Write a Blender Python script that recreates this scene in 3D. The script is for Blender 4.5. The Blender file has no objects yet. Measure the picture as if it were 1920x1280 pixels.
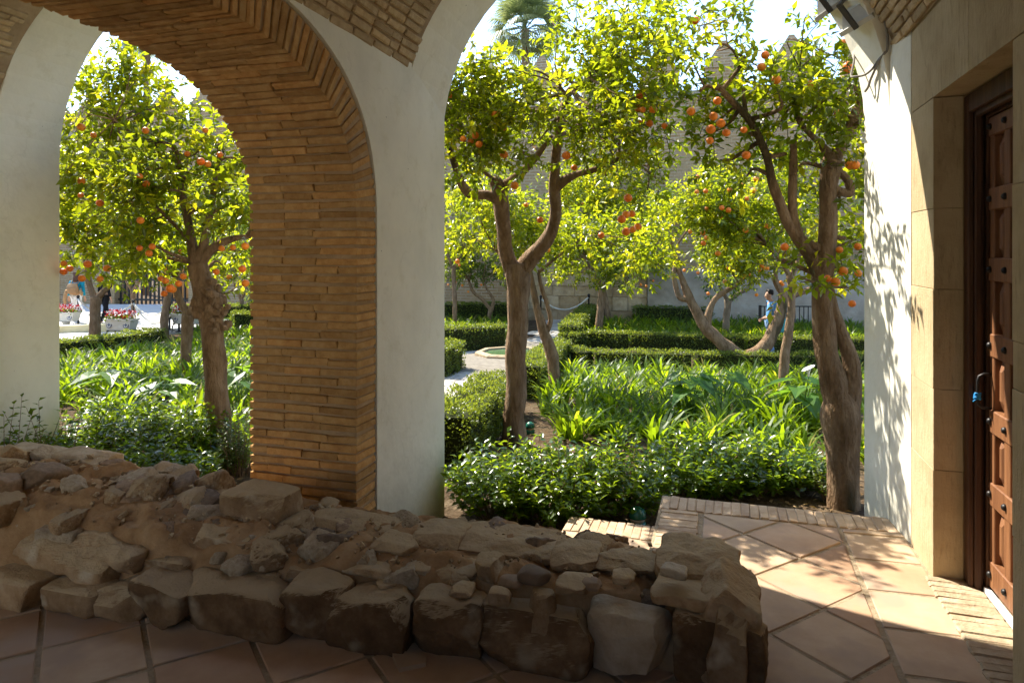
import bpy, bmesh, math, random
import numpy as np
from mathutils import Vector, Matrix, Euler, noise

random.seed(7)
RNG = np.random.default_rng(11)
scene = bpy.context.scene
COL = scene.collection
R = math.radians

# ------------------------------------------------------------------ camera
HC = 1.7                                  # eye height above the tiled floor
FPX, HOR, YAW = 1290.0, 470.0, R(17.0)    # focal length and horizon of the photo in its own pixels
CY, SY = math.cos(YAW), math.sin(YAW)
cam_d = bpy.data.cameras.new('camera')
cam = bpy.data.objects.new('camera', cam_d)
COL.objects.link(cam)
cam.location = (0, 0, HC)
cam.rotation_euler = (R(90), 0, YAW)
cam_d.sensor_width = 36.0
cam_d.sensor_fit = 'HORIZONTAL'
cam_d.lens = FPX / 1920.0 * 36.0
cam_d.shift_y = (HOR - 640.0) / 1920.0
cam_d.clip_end = 2000
cam_d.clip_start = 0.05
scene.camera = cam

# ------------------------------------------------------------------ daylight
SUN_DIR = Vector((-0.572, 0.330, 0.752)).normalized()     # towards the sun
world = bpy.data.worlds.new('World')
scene.world = world
world.use_nodes = True
wn = world.node_tree
bg = wn.nodes['Background']
sky = wn.nodes.new('ShaderNodeTexSky')
sky.sky_type = 'NISHITA'
sky.sun_disc = False
sky.sun_elevation = math.asin(SUN_DIR.z)
sky.sun_rotation = math.atan2(SUN_DIR.x, SUN_DIR.y)
sky.air_density = 1.0
sky.dust_density = 0.5
sky.ozone_density = 2.5
wn.links.new(sky.outputs['Color'], bg.inputs['Color'])
bg.inputs['Strength'].default_value = 0.078
sun_d = bpy.data.lights.new('sun', 'SUN')
sun = bpy.data.objects.new('sun', sun_d)
COL.objects.link(sun)
sun.location = SUN_DIR * 40
sun.rotation_euler = SUN_DIR.to_track_quat('Z', 'Y').to_euler()
sun_d.energy = 2.0
sun_d.angle = R(0.5)
sun_d.color = (1.0, 0.93, 0.81)
scene.view_settings.view_transform = 'Standard'
scene.view_settings.look = 'None'
scene.view_settings.gamma = 1.0
scene.view_settings.exposure = 2.74
scene.view_settings.use_curve_mapping = False
scene.cycles.max_bounces = 14
scene.cycles.diffuse_bounces = 10
scene.cycles.glossy_bounces = 3
scene.cycles.transmission_bounces = 6

# ------------------------------------------------------------------ helpers
def gz(x, y):                              # the garden falls away gently from the gallery
    return -0.36 - 0.055 * np.clip(np.asarray(y, float) - 5.5, 0, 9.0)

def P(u, v, Z):                            # photo pixel at depth Z -> world point
    X = (u - 960.0) / FPX * Z
    return np.array([X * CY - Z * SY, X * SY + Z * CY, HC + (HOR - v) / FPX * Z])

def depth(p):
    return -p[0] * SY + p[1] * CY

def G(u, v, dz=0.0):                       # photo pixel -> point on the garden ground
    Z = 8.0
    for _ in range(60):
        p = P(u, v, Z)
        g = float(gz(p[0], p[1])) + dz
        Z = 0.5 * Z + 0.5 * (HC - g) * FPX / (v - HOR)
    return P(u, v, Z)

def Yp(u, v, Y):                           # photo pixel -> point on the upright plane y = Y
    d = P(u, v, 1.0) - np.array([0, 0, HC])
    return np.array([0, 0, HC]) + d * (Y / d[1])

def new_mesh(name, V, F, mat=None, smooth=False):
    me = bpy.data.meshes.new(name)
    V = np.asarray(V, dtype=np.float32)
    if isinstance(F, np.ndarray):
        n, k = F.shape
        me.vertices.add(len(V)); me.vertices.foreach_set('co', V.ravel())
        me.loops.add(n * k); me.loops.foreach_set('vertex_index', F.astype(np.int32).ravel())
        me.polygons.add(n)
        me.polygons.foreach_set('loop_start', np.arange(0, n * k, k, dtype=np.int32))
        me.update(calc_edges=True)
    else:
        me.from_pydata(V.tolist(), [], F)
    if smooth:
        me.polygons.foreach_set('use_smooth', np.ones(len(me.polygons), dtype=bool))
    if mat:
        me.materials.append(mat)
    me.update()
    return me

def link(name, data, parent=None, loc=(0, 0, 0), rot=None):
    o = bpy.data.objects.new(name, data)
    COL.objects.link(o)
    o.location = loc
    if rot is not None:
        if isinstance(rot, Matrix):
            o.rotation_euler = rot.to_euler()
        else:
            o.rotation_euler = rot
    if parent is not None:
        o.parent = parent
    return o

def tag(o, label=None, cat=None, group=None, kind=None):
    if label: o['label'] = label
    if cat: o['category'] = cat
    if group: o['group'] = group
    if kind: o['kind'] = kind
    return o

def thing(name, label, cat, loc, group=None, rz=0.0):
    o = bpy.data.objects.new(name, None)
    o.empty_display_size = 0.2
    COL.objects.link(o)
    o.location = loc
    o.rotation_euler = (0, 0, rz)
    return tag(o, label, cat, group)

def addw(name, V, F, mat, parent=None, smooth=False):
    """a mesh given in world coordinates, hung under an unrotated thing (or left top-level)"""
    V = np.asarray(V, dtype=float)
    if parent is None:
        org = np.array([V[:, 0].mean(), V[:, 1].mean(), V[:, 2].min()])
        return link(name, new_mesh(name, V - org, F, mat, smooth), None, org)
    off = np.array(parent.location)
    if parent.parent is not None:
        off = off + np.array(parent.parent.location)
    return link(name, new_mesh(name, V - off, F, mat, smooth), parent)

def copy_tree(o, parent=None):
    c = o.copy()
    COL.objects.link(c)
    if parent is not None:
        c.parent = parent
    for ch in list(o.children):
        copy_tree(ch, c)
    return c

class MB:
    """collects shapes into one mesh (world or local coordinates)"""
    def __init__(s):
        s.V = []; s.F = []
    def add(s, V, F):
        n = len(s.V)
        s.V += [tuple(map(float, v)) for v in V]
        s.F += [tuple(i + n for i in f) for f in F]
        return s
    def box(s, lo, hi, M=None):
        x0, y0, z0 = lo; x1, y1, z1 = hi
        V = [(x0,y0,z0),(x1,y0,z0),(x1,y1,z0),(x0,y1,z0),(x0,y0,z1),(x1,y0,z1),(x1,y1,z1),(x0,y1,z1)]
        if M is not None: V = [M @ Vector(v) for v in V]
        return s.add(V, [(0,3,2,1),(4,5,6,7),(0,1,5,4),(1,2,6,5),(2,3,7,6),(3,0,4,7)])
    def bbox(s, lo, hi, b, M=None):
        """box with chamfered edges"""
        V, F = chamfer_box(lo, hi, b)
        if M is not None: V = [M @ Vector(v) for v in V]
        return s.add(V, F)
    def tube(s, pts, rad, n=8, cap=True, wob=0.0):
        V, F = tube(pts, rad, n, cap, wob)
        return s.add(V, F)
    def lathe(s, prof, c=(0,0,0), n=16):
        V = []; F = []
        for r, z in prof:
            for k in range(n):
                a = 2*math.pi*k/n
                V.append((c[0]+r*math.cos(a), c[1]+r*math.sin(a), c[2]+z))
        for i in range(len(prof)-1):
            for k in range(n):
                F.append((i*n+k, i*n+(k+1)%n, (i+1)*n+(k+1)%n, (i+1)*n+k))
        F.append(tuple(range(n-1, -1, -1))); F.append(tuple((len(prof)-1)*n+k for k in range(n)))
        return s.add(V, F)
    def put(s, name, mat, parent=None, smooth=False, world=True, loc=(0,0,0), rot=None):
        if world:
            return addw(name, np.array(s.V), s.F, mat, parent, smooth)
        return link(name, new_mesh(name, s.V, s.F, mat, smooth), parent, loc, rot)

def chamfer_box(lo, hi, b):
    lo = np.array(lo, float); hi = np.array(hi, float)
    V = []; idx = {}
    for sx in (0,1):
        for sy in (0,1):
            for sz in (0,1):
                c = [hi[0] if sx else lo[0], hi[1] if sy else lo[1], hi[2] if sz else lo[2]]
                sg = [-1 if q else 1 for q in (sx,sy,sz)]
                for ax in range(3):      # vertex lying on the face with normal ax
                    p = list(c)
                    for k in range(3):
                        if k != ax: p[k] += sg[k]*b
                    idx[(sx,sy,sz,ax)] = len(V); V.append(p)
    F = []
    for ax in range(3):
        o = [k for k in range(3) if k != ax]
        for sd in (0,1):
            q = []
            for a, c in ((0,0),(1,0),(1,1),(0,1)):
                s = [0,0,0]; s[ax] = sd; s[o[0]] = a; s[o[1]] = c
                q.append(idx[(s[0],s[1],s[2],ax)])
            F.append(tuple(q))
    for ax in range(3):                  # edges along ax
        o = [k for k in range(3) if k != ax]
        for a in (0,1):
            for c in (0,1):
                s0 = [0,0,0]; s0[o[0]] = a; s0[o[1]] = c; s1 = list(s0); s1[ax] = 1
                F.append((idx[(*s0,o[0])], idx[(*s1,o[0])], idx[(*s1,o[1])], idx[(*s0,o[1])]))
    for s in [(a,b_,c) for a in (0,1) for b_ in (0,1) for c in (0,1)]:
        F.append((idx[(*s,0)], idx[(*s,1)], idx[(*s,2)]))
    ctr = (lo+hi)/2
    F2 = []
    for f in F:
        p = [np.array(V[i]) for i in f]
        nrm = np.cross(p[1]-p[0], p[2]-p[0])
        m = sum(p)/len(p)
        F2.append(f if np.dot(nrm, m-ctr) > 0 else tuple(reversed(f)))
    return V, F2

def tube(pts, rad, n=8, cap=True, wob=0.0):
    pts = [Vector(p) for p in pts]
    if not hasattr(rad, '__len__'): rad = [rad]*len(pts)
    V = []; F = []
    t0 = (pts[1]-pts[0]).normalized()
    ref = Vector((1,0,0)) if abs(t0.x) < .8 else Vector((0,1,0))
    nx = t0.cross(ref).normalized()
    for i, p in enumerate(pts):
        t = (pts[min(i+1,len(pts)-1)]-pts[max(i-1,0)]).normalized()
        nx = (nx - t*nx.dot(t)).normalized()
        ny = t.cross(nx)
        for k in range(n):
            a = 2*math.pi*k/n
            r = rad[i]
            if wob: r *= 1 + wob*noise.noise(Vector((p.x*5+math.cos(a)*.9, p.y*5+math.sin(a)*.9, p.z*4)))
            V.append(p + (nx*math.cos(a)+ny*math.sin(a))*r)
    m = len(pts)
    for i in range(m-1):
        for k in range(n):
            F.append((i*n+k, i*n+(k+1)%n, (i+1)*n+(k+1)%n, (i+1)*n+k))
    if cap:
        F.append(tuple(range(n-1,-1,-1))); F.append(tuple((m-1)*n+k for k in range(n)))
    return V, F

def smooth_path(pts, k=3):
    """Catmull-Rom resampling of rows (x, y, z, r)"""
    pts = np.asarray(pts, float)
    if len(pts) < 3: return pts
    out = []
    ext = np.vstack([2*pts[0]-pts[1], pts, 2*pts[-1]-pts[-2]])
    for i in range(1, len(ext)-2):
        p0,p1,p2,p3 = ext[i-1],ext[i],ext[i+1],ext[i+2]
        for j in range(k):
            t = j/k
            out.append(.5*((2*p1)+(-p0+p2)*t+(2*p0-5*p1+4*p2-p3)*t*t+(-p0+3*p1-3*p2+p3)*t**3))
    out.append(pts[-1])
    out = np.array(out)
    if out.shape[1] > 3: out[:,3] = np.maximum(out[:,3], .002)
    return out

def extrude_outline(outA, outB):
    """closed solid between two outlines (lists of 3-D points, same count)"""
    bm = bmesh.new()
    a = [bm.verts.new(p) for p in outA]; b = [bm.verts.new(p) for p in outB]
    n = len(a)
    fa = bm.faces.new(a); fb = bm.faces.new(list(reversed(b)))
    for i in range(n):
        j = (i+1) % n
        bm.faces.new((a[j], a[i], b[i], b[j]))
    bm.normal_update()
    bmesh.ops.triangulate(bm, faces=[fa, fb])
    bmesh.ops.recalc_face_normals(bm, faces=bm.faces)
    bm.verts.index_update()
    V = [tuple(v.co) for v in bm.verts]; F = [tuple(v.index for v in f.verts) for f in bm.faces]
    bm.free()
    return V, F

# ------------------------------------------------------------------ materials
def nt(name):
    m = bpy.data.materials.new(name); m.use_nodes = True
    return m, m.node_tree.nodes, m.node_tree.links, m.node_tree.nodes['Principled BSDF']

def coords(N, L, scale, rnd=True, stretch=(1,1,1)):
    tc = N.new('ShaderNodeTexCoord'); mp = N.new('ShaderNodeMapping')
    mp.inputs['Scale'].default_value = [scale*s for s in stretch]
    L.new(tc.outputs['Object'], mp.inputs['Vector'])
    if rnd:
        oi = N.new('ShaderNodeObjectInfo'); mu = N.new('ShaderNodeMath'); mu.operation = 'MULTIPLY'
        mu.inputs[1].default_value = 37.0
        L.new(oi.outputs['Random'], mu.inputs[0])
        L.new(mu.outputs[0], mp.inputs['Location'])
    return mp.outputs['Vector']

def ramp(N, L, fac, stops):
    r = N.new('ShaderNodeValToRGB')
    e = r.color_ramp.elements
    while len(e) < len(stops): e.new(.5)
    for el, (p, c) in zip(e, stops):
        el.position = p; el.color = (*c, 1)
    L.new(fac, r.inputs['Fac'])
    return r.outputs['Color']

def noise_tex(N, L, vec, scale, detail=4, rough=.6):
    n = N.new('ShaderNodeTexNoise')
    n.inputs['Scale'].default_value = scale; n.inputs['Detail'].default_value = detail
    n.inputs['Roughness'].default_value = rough
    L.new(vec, n.inputs['Vector'])
    return n.outputs['Fac']

def mixc(N, L, fac, a, b, mode='MIX'):
    m = N.new('ShaderNodeMix'); m.data_type = 'RGBA'; m.blend_type = mode
    for sock, val in ((m.inputs[0], fac), (m.inputs[6], a), (m.inputs[7], b)):
        if hasattr(val, 'is_linked'): L.new(val, sock)
        elif hasattr(val, '__len__'): sock.default_value = (*val, 1)
        else: sock.default_value = val
    return m.outputs[2]

def bump(N, L, b, h, strength, dist, prev=None):
    bn = N.new('ShaderNodeBump'); bn.inputs['Strength'].default_value = strength
    bn.inputs['Distance'].default_value = dist
    L.new(h, bn.inputs['Height'])
    if prev is not None: L.new(prev, bn.inputs['Normal'])
    L.new(bn.outputs['Normal'], b.inputs['Normal'])
    return bn.outputs['Normal']

def rough_mat(name, stops, scale=3, rough=.9, spec=.2, fine=40, bs=.6, bd=.01, stretch=(1,1,1), objvar=None, big=None, rnd=True, metallic=0, lit_dust=None):
    """mottled material: noise colour ramp, per-object value shift, two-scale relief"""
    m, N, L, b = nt(name)
    v = coords(N, L, 1.0, rnd, stretch)
    f = noise_tex(N, L, v, scale, 6, .65)
    c = ramp(N, L, f, stops)
    if objvar:
        oi = N.new('ShaderNodeObjectInfo')
        r = ramp(N, L, oi.outputs['Random'], objvar)
        c = mixc(N, L, 1.0, c, r, 'MULTIPLY')
    if big:
        f2 = noise_tex(N, L, v, big[0], 3, .5)
        r2 = ramp(N, L, f2, [(big[1], (0,0,0)), (big[2], (1,1,1))])
        c = mixc(N, L, r2, c, big[3])
    if lit_dust:                                  # dusty pale tint on flat tops, also standing in for light there
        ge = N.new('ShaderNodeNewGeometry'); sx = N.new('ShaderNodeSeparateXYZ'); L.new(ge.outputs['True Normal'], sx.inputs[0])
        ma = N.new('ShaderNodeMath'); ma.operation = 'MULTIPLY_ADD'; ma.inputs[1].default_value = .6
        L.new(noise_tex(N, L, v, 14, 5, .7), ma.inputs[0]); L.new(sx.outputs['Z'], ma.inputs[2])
        c = mixc(N, L, ramp(N, L, ma.outputs[0], [(.72, (0,0,0)), (.98, (.85,.85,.85))]), c, lit_dust)
    L.new(c, b.inputs['Base Color'])
    b.inputs['Roughness'].default_value = rough
    b.inputs['Specular IOR Level'].default_value = spec
    b.inputs['Metallic'].default_value = metallic
    h1 = noise_tex(N, L, v, fine, 5, .7)
    n1 = bump(N, L, b, h1, bs, bd)
    h2 = noise_tex(N, L, v, scale*1.7, 3, .6)
    bump(N, L, b, h2, bs*.7, bd*3, n1)
    return m

def flat_mat(name, col, rough=.5, spec=.4, metallic=0.0):
    m, N, L, b = nt(name)
    v = coords(N, L, 1.0)
    f = noise_tex(N, L, v, 9, 4)
    c = ramp(N, L, f, [(.3, [k*.82 for k in col]), (.7, [min(1, k*1.12) for k in col])])
    L.new(c, b.inputs['Base Color'])
    b.inputs['Roughness'].default_value = rough
    b.inputs['Specular IOR Level'].default_value = spec
    b.inputs['Metallic'].default_value = metallic
    return m

def leaf_mat(name, dark, light, trans, tw=.45, rough=.35, spec=.5, dead=None):
    """thin leaf: gloss over diffuse, plus light let through from behind; each leaf has its own tint"""
    m, N, L, b = nt(name)
    at = N.new('ShaderNodeAttribute'); at.attribute_name = 'tint'
    c = ramp(N, L, at.outputs['Fac'], [(0, dark), (.75, light), (.9, light), (1, dead)] if dead else [(0, dark), (.7, [(a+q)/2 for a, q in zip(dark, light)]), (1, light)])
    L.new(c, b.inputs['Base Color'])
    b.inputs['Roughness'].default_value = rough
    b.inputs['Specular IOR Level'].default_value = spec
    tr = N.new('ShaderNodeBsdfTranslucent')
    tcol = ramp(N, L, at.outputs['Fac'], [(0, [k*.45 for k in trans[0]]), (.5, trans[0]), (1, trans[1])])
    L.new(tcol, tr.inputs['Color'])
    mx = N.new('ShaderNodeMixShader'); mx.inputs[0].default_value = tw
    L.new(b.outputs[0], mx.inputs[1]); L.new(tr.outputs[0], mx.inputs[2])
    L.new(mx.outputs[0], N['Material Output'].inputs['Surface'])
    return m

M = {}
# fired brick of the arch: ochre red, weathered
M['brick'] = rough_mat('arch_brick', [(.25,(.38,.20,.075)),(.5,(.51,.305,.12)),(.75,(.60,.40,.19))], 14, .95, .1, 70, .8, .006,
                       objvar=[(0,(.75,.72,.7)),(.5,(1,1,1)),(1,(1.15,1.05,.95))])
M['vault_brick'] = rough_mat('vault_brick', [(.25,(.34,.245,.14)),(.5,(.46,.345,.21)),(.75,(.55,.44,.29))], 14, .95, .1, 70, .8, .006,
                       objvar=[(0,(.8,.78,.74)),(.5,(1,1,1)),(1,(1.2,1.15,1.05))])
M['mortar'] = rough_mat('old_mortar', [(.3,(.36,.24,.13)),(.7,(.50,.36,.22))], 6, .95, .1, 60, .8, .008)
M['vault_mortar'] = rough_mat('vault_mortar', [(.3,(.32,.23,.14)),(.7,(.45,.34,.22))], 6, .95, .1, 60, .8, .008)
M['earth'] = rough_mat('sandy_earth', [(.25,(.24,.135,.06)),(.5,(.38,.235,.12)),(.75,(.50,.34,.19))], 7, .97, .05, 45, .55, .010, rnd=False)
M['rubble'] = rough_mat('rubble_stone', [(.25,(.20,.12,.06)),(.45,(.34,.225,.125)),(.75,(.50,.37,.235))], 9, .95, .12, 38, .6, .014, big=(6,.58,.70,(.54,.45,.32)), lit_dust=(.50,.38,.23),
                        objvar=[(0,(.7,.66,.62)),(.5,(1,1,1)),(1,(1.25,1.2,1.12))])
M['shaded_rubble'] = rough_mat('shaded_rubble_stone', [(.25,(.10,.06,.03)),(.5,(.17,.105,.055)),(.78,(.29,.20,.115))], 9, .95, .12, 38, .6, .014, big=(5,.60,.72,(.36,.28,.18)), lit_dust=(.44,.33,.20), objvar=[(0,(.75,.7,.65)),(1,(1.2,1.15,1.1))])  # darker copy of the rubble stone: front-row shade put into its colour
M['pale_rubble'] = rough_mat('pale_rubble_stone', [(.25,(.34,.25,.15)),(.5,(.48,.38,.26)),(.75,(.58,.49,.36))], 9, .95, .15, 36, .6, .014)
M['pebble'] = rough_mat('pebble', [(.3,(.18,.13,.085)),(.7,(.34,.25,.17))], 9, .8, .3, 60, .4, .004,
                        objvar=[(0,(.6,.6,.62)),(1,(1.3,1.2,1.1))])
M['tile'] = rough_mat('terracotta_tile', [(.25,(.37,.24,.15)),(.5,(.455,.31,.20)),(.75,(.52,.37,.25))], 4, .72, .28, 90, .25, .003,
                      objvar=[(0,(.74,.66,.60)),(.35,(.98,.90,.84)),(.6,(1.0,1.06,1.04)),(1,(1.16,1.12,1.08))], big=(3.0,.50,.66,(.38,.27,.19)))
M['grout'] = rough_mat('sandy_grout', [(.3,(.27,.2,.125)),(.7,(.42,.33,.22))], 18, .95, .1, 90, .9, .006, rnd=False)
M['edge_brick'] = rough_mat('edging_brick', [(.25,(.40,.28,.18)),(.5,(.5,.37,.25)),(.75,(.58,.46,.33))], 12, .9, .15, 80, .6, .004,
                      objvar=[(0,(.85,.82,.8)),(1,(1.12,1.1,1.05))])
M['soil'] = rough_mat('garden_soil', [(.25,(.055,.035,.02)),(.5,(.11,.075,.045)),(.75,(.20,.15,.095))], 6, .97, .05, 35, 1.0, .03, rnd=False)
M['paving'] = rough_mat('pale_paving', [(.25,(.36,.33,.28)),(.5,(.46,.42,.36)),(.75,(.55,.51,.45))], 5, .85, .2, 50, .4, .004,
                      objvar=[(0,(.82,.8,.78)),(1,(1.12,1.12,1.1))])
M['paving_joint'] = rough_mat('paving_joint', [(.3,(.16,.14,.11)),(.7,(.27,.24,.19))], 9, .95, .05, 60, .6, .004, rnd=False)
M['wood'] = rough_mat('door_wood', [(.25,(.11,.042,.017)),(.5,(.20,.085,.034)),(.75,(.30,.14,.06))], 5, .5, .4, 60, .35, .003, stretch=(6,6,.5))
M['dark_wood'] = rough_mat('door_frame_wood', [(.25,(.04,.019,.010)),(.5,(.075,.035,.018)),(.78,(.16,.075,.036))], 5, .6, .3, 60, .45, .004, stretch=(6,6,.4))
M['iron'] = flat_mat('dark_iron', (.03,.028,.027), .45, .5, .6)
M['white_stone'] = rough_mat('marble_sill', [(.3,(.6,.6,.58)),(.7,(.75,.75,.73))], 6, .4, .4, 60, .2, .003)
M['bark'] = rough_mat('citrus_bark', [(.25,(.11,.068,.036)),(.45,(.22,.14,.08)),(.72,(.36,.25,.155))], 13, .95, .08, 48, 1.0, .022, stretch=(1,1,.32),
                      big=(2.6,.58,.66,(.085,.065,.035)), rnd=False)
M['bark_grey'] = rough_mat('greyer_bark', [(.22,(.10,.07,.045)),(.5,(.18,.13,.085)),(.78,(.28,.22,.15))], 6, .95, .08, 34, 1.0, .012, stretch=(1,1,.55), rnd=False)
M['twig'] = flat_mat('green_twig', (.11,.10,.04), .8, .2)
M['orange_skin'] = rough_mat('orange_peel', [(.3,(.78,.19,.012)),(.7,(.88,.29,.02))], 7, .42, .45, 140, .25, .002,
                      objvar=[(0,(1,.78,.7)),(1,(1,1.1,1))])
LEAF = leaf_mat('orange_leaf', (.04,.08,.006), (.16,.185,.008), ((.46,.54,.012),(.95,.82,.02)), .56, .27, .45)
LEAF_FAR = leaf_mat('dark_orange_leaf', (.025,.06,.012), (.08,.13,.015), ((.34,.46,.02),(.7,.72,.03)), .46, .3, .5)
SHRUB = leaf_mat('glossy_shrub_leaf', (.03,.07,.008), (.11,.17,.014), ((.36,.50,.015),(.68,.74,.03)), .46, .25, .6)
STRAP = leaf_mat('strap_leaf', (.03,.075,.006), (.12,.19,.012), ((.42,.60,.012),(.85,.84,.03)), .52, .42, .32, (.32,.25,.08))
BOX = leaf_mat('box_hedge_leaf', (.04,.075,.012), (.17,.20,.035), ((.34,.42,.03),(.6,.62,.05)), .38, .4, .4)
ARUM = leaf_mat('arum_leaf', (.03,.09,.012), (.07,.16,.02), ((.25,.45,.03),(.5,.62,.05)), .4, .42, .35)
LITTER = leaf_mat('dry_leaf', (.13,.075,.03), (.34,.23,.12), ((.2,.12,.03),(.4,.28,.08)), .15, .8, .1)
PALM = leaf_mat('palm_leaf', (.07,.11,.045), (.15,.18,.08), ((.34,.4,.12),(.5,.52,.2)), .4, .4, .4)

def plaster(name, base, stain):
    m, N, L, b = nt(name)
    v = coords(N, L, 1.0, False)
    f = noise_tex(N, L, v, 1.6, 5, .6)
    c = ramp(N, L, f, [(.28, [k*.85 for k in base]), (.5, [k*.95 for k in base]), (.68, base)])
    f2 = noise_tex(N, L, v, 5, 6, .7)
    r2 = ramp(N, L, f2, [(.54, (0,0,0)), (.74, (.55,.55,.55))])
    c = mixc(N, L, r2, c, stain)
    # rising damp near the foot of the wall: a stain with its own ragged edge
    tc = N.new('ShaderNodeTexCoord'); sp = N.new('ShaderNodeSeparateXYZ')
    geo = N.new('ShaderNodeNewGeometry'); L.new(geo.outputs['Position'], sp.inputs[0])
    ad = N.new('ShaderNodeMath'); ad.operation = 'MULTIPLY_ADD'
    L.new(f2, ad.inputs[0]); ad.inputs[1].default_value = .55; L.new(sp.outputs['Z'], ad.inputs[2])
    rd = ramp(N, L, ad.outputs[0], [(0.0, (.9,.9,.9)), (.55, (0,0,0))])
    c = mixc(N, L, rd, c, [k*.62 for k in stain])
    # hairline cracks
    vc = N.new('ShaderNodeTexVoronoi'); vc.feature = 'DISTANCE_TO_EDGE'; vc.inputs['Scale'].default_value = .75
    wv = N.new('ShaderNodeVectorMath'); wv.operation = 'ADD'
    nz = N.new('ShaderNodeTexNoise'); nz.inputs['Scale'].default_value = 2.2; nz.inputs['Detail'].default_value = 6; L.new(v, nz.inputs['Vector'])
    L.new(v, wv.inputs[0]); L.new(nz.outputs['Color'], wv.inputs[1]); L.new(wv.outputs[0], vc.inputs['Vector'])
    rc = ramp(N, L, vc.outputs['Distance'], [(.0, (.16,.16,.16)), (.005, (0,0,0))])
    c = mixc(N, L, rc, c, [k*.6 for k in stain])
    # specks
    vo = N.new('ShaderNodeTexVoronoi'); vo.inputs['Scale'].default_value = 5.5; L.new(v, vo.inputs['Vector'])
    rs = ramp(N, L, vo.outputs['Distance'], [(.012, (1,1,1)), (.03, (0,0,0))])
    c = mixc(N, L, rs, c, (.2,.17,.13))
    L.new(c, b.inputs['Base Color'])
    b.inputs['Roughness'].default_value = .88; b.inputs['Specular IOR Level'].default_value = .15
    h = noise_tex(N, L, v, 3.2, 4, .6); n1 = bump(N, L, b, h, .4, .03)
    h = noise_tex(N, L, v, 45, 4, .6); bump(N, L, b, h, .12, .004, n1)
    return m
M['plaster'] = plaster('limewashed_plaster', (.85,.815,.68), (.64,.59,.42))

def stone_wall_mat():
    m, N, L, b = nt('tooled_sandstone')
    v = coords(N, L, 1.0, True)
    f = noise_tex(N, L, v, 2.6, 6, .65)
    c = ramp(N, L, f, [(.25,(.38,.28,.155)),(.5,(.49,.38,.225)),(.78,(.56,.45,.285))])
    vs = coords(N, L, 1.0, True, (14,14,2.2))
    f2 = noise_tex(N, L, vs, 3, 5, .7)
    r2 = ramp(N, L, f2, [(.56,(0,0,0)),(.70,(.55,.55,.55))])
    c = mixc(N, L, r2, c, (.24,.17,.09))
    L.new(c, b.inputs['Base Color'])
    b.inputs['Roughness'].default_value = .93; b.inputs['Specular IOR Level'].default_value = .12
    n1 = bump(N, L, b, f2, .8, .01)
    h = noise_tex(N, L, v, 60, 4, .7); bump(N, L, b, h, .6, .006, n1)
    return m
M['sandstone'] = stone_wall_mat()

def far_wall_mat():
    m, N, L, b = nt('old_rampart_masonry')
    v = coords(N, L, 1.0, False)
    br = N.new('ShaderNodeTexBrick')
    mp = N.new('ShaderNodeMapping'); mp.inputs['Rotation'].default_value = (R(90),0,0); L.new(v, mp.inputs['Vector'])
    L.new(mp.outputs[0], br.inputs['Vector'])
    br.inputs['Scale'].default_value = 1.0; br.inputs['Brick Width'].default_value = .42
    br.inputs['Row Height'].default_value = .11; br.inputs['Mortar Size'].default_value = .018
    br.inputs['Color1'].default_value = (.37,.24,.12,1); br.inputs['Color2'].default_value = (.25,.155,.075,1)
    br.inputs['Mortar'].default_value = (.46,.37,.26,1)
    f = noise_tex(N, L, v, .9, 6, .7)
    r = ramp(N, L, f, [(.35,(0,0,0)),(.62,(1,1,1))])
    pl = ramp(N, L, noise_tex(N, L, v, 3.5, 6, .7), [(.3,(.30,.20,.10)),(.7,(.43,.31,.175))])
    c = mixc(N, L, r, br.outputs['Color'], pl)
    L.new(c, b.inputs['Base Color']); b.inputs['Roughness'].default_value = .95
    b.inputs['Specular IOR Level'].default_value = .1
    n1 = bump(N, L, b, br.outputs['Fac'], -.6, .03)
    bump(N, L, b, noise_tex(N, L, v, 9, 5, .7), .9, .05, n1)
    return m
M['rampart'] = far_wall_mat()
M['grey_render'] = rough_mat('grey_render', [(.25,(.22,.175,.125)),(.5,(.34,.285,.22)),(.75,(.45,.395,.32))], 1.4, .95, .1, 14, .8, .02, rnd=False)
M['ashlar'] = rough_mat('ashlar_block', [(.25,(.32,.23,.135)),(.5,(.45,.34,.21)),(.75,(.55,.44,.29))], 4, .95, .1, 22, .8, .02,
                        objvar=[(0,(.8,.74,.66)),(1,(1.1,1.1,1.1))])
M['yellow_render'] = rough_mat('yellow_render', [(.3,(.62,.53,.30)),(.7,(.72,.64,.4))], 3, .9, .1, 30, .3, .004)
M['bounce_paving'] = rough_mat('pale_bounce_paving', [(.3,(.50,.43,.33)),(.7,(.60,.53,.42))], 2, .9, .1, 30, .3, .004, rnd=False)
M['terrace'] = rough_mat('terrace_paving', [(.3,(.52,.5,.46)),(.7,(.62,.6,.56))], 3, .85, .2, 30, .3, .004, rnd=False)
# ================================================================== large structure
# ---- ground, one sheet to the horizon, falling gently away from the gallery
def ground():
    xs = np.concatenate([[-900,-300,-120], np.linspace(-60,40,51), [120,300,900]])
    ys = np.concatenate([[-900,-300,-60,-10,0,3,4.3,4.9], np.linspace(5.5,14.5,19), [18,24,40,120,300,900]])
    V = []; F = []
    for y in ys:
        for x in xs:
            b = .03*noise.noise(Vector((x*1.3, y*1.3, 0))) if -20 < x < 12 and 4 < y < 20 else 0
            V.append((x, y, float(gz(x, y)) + b - .01))
    n = len(xs)
    for j in range(len(ys)-1):
        for i in range(n-1):
            F.append((j*n+i, j*n+i+1, (j+1)*n+i+1, (j+1)*n+i))
    o = addw('ground', np.array(V), F, M['soil'], None, True)
    tag(o, 'dark garden soil under the orange trees', None, None, 'structure')
ground()

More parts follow.
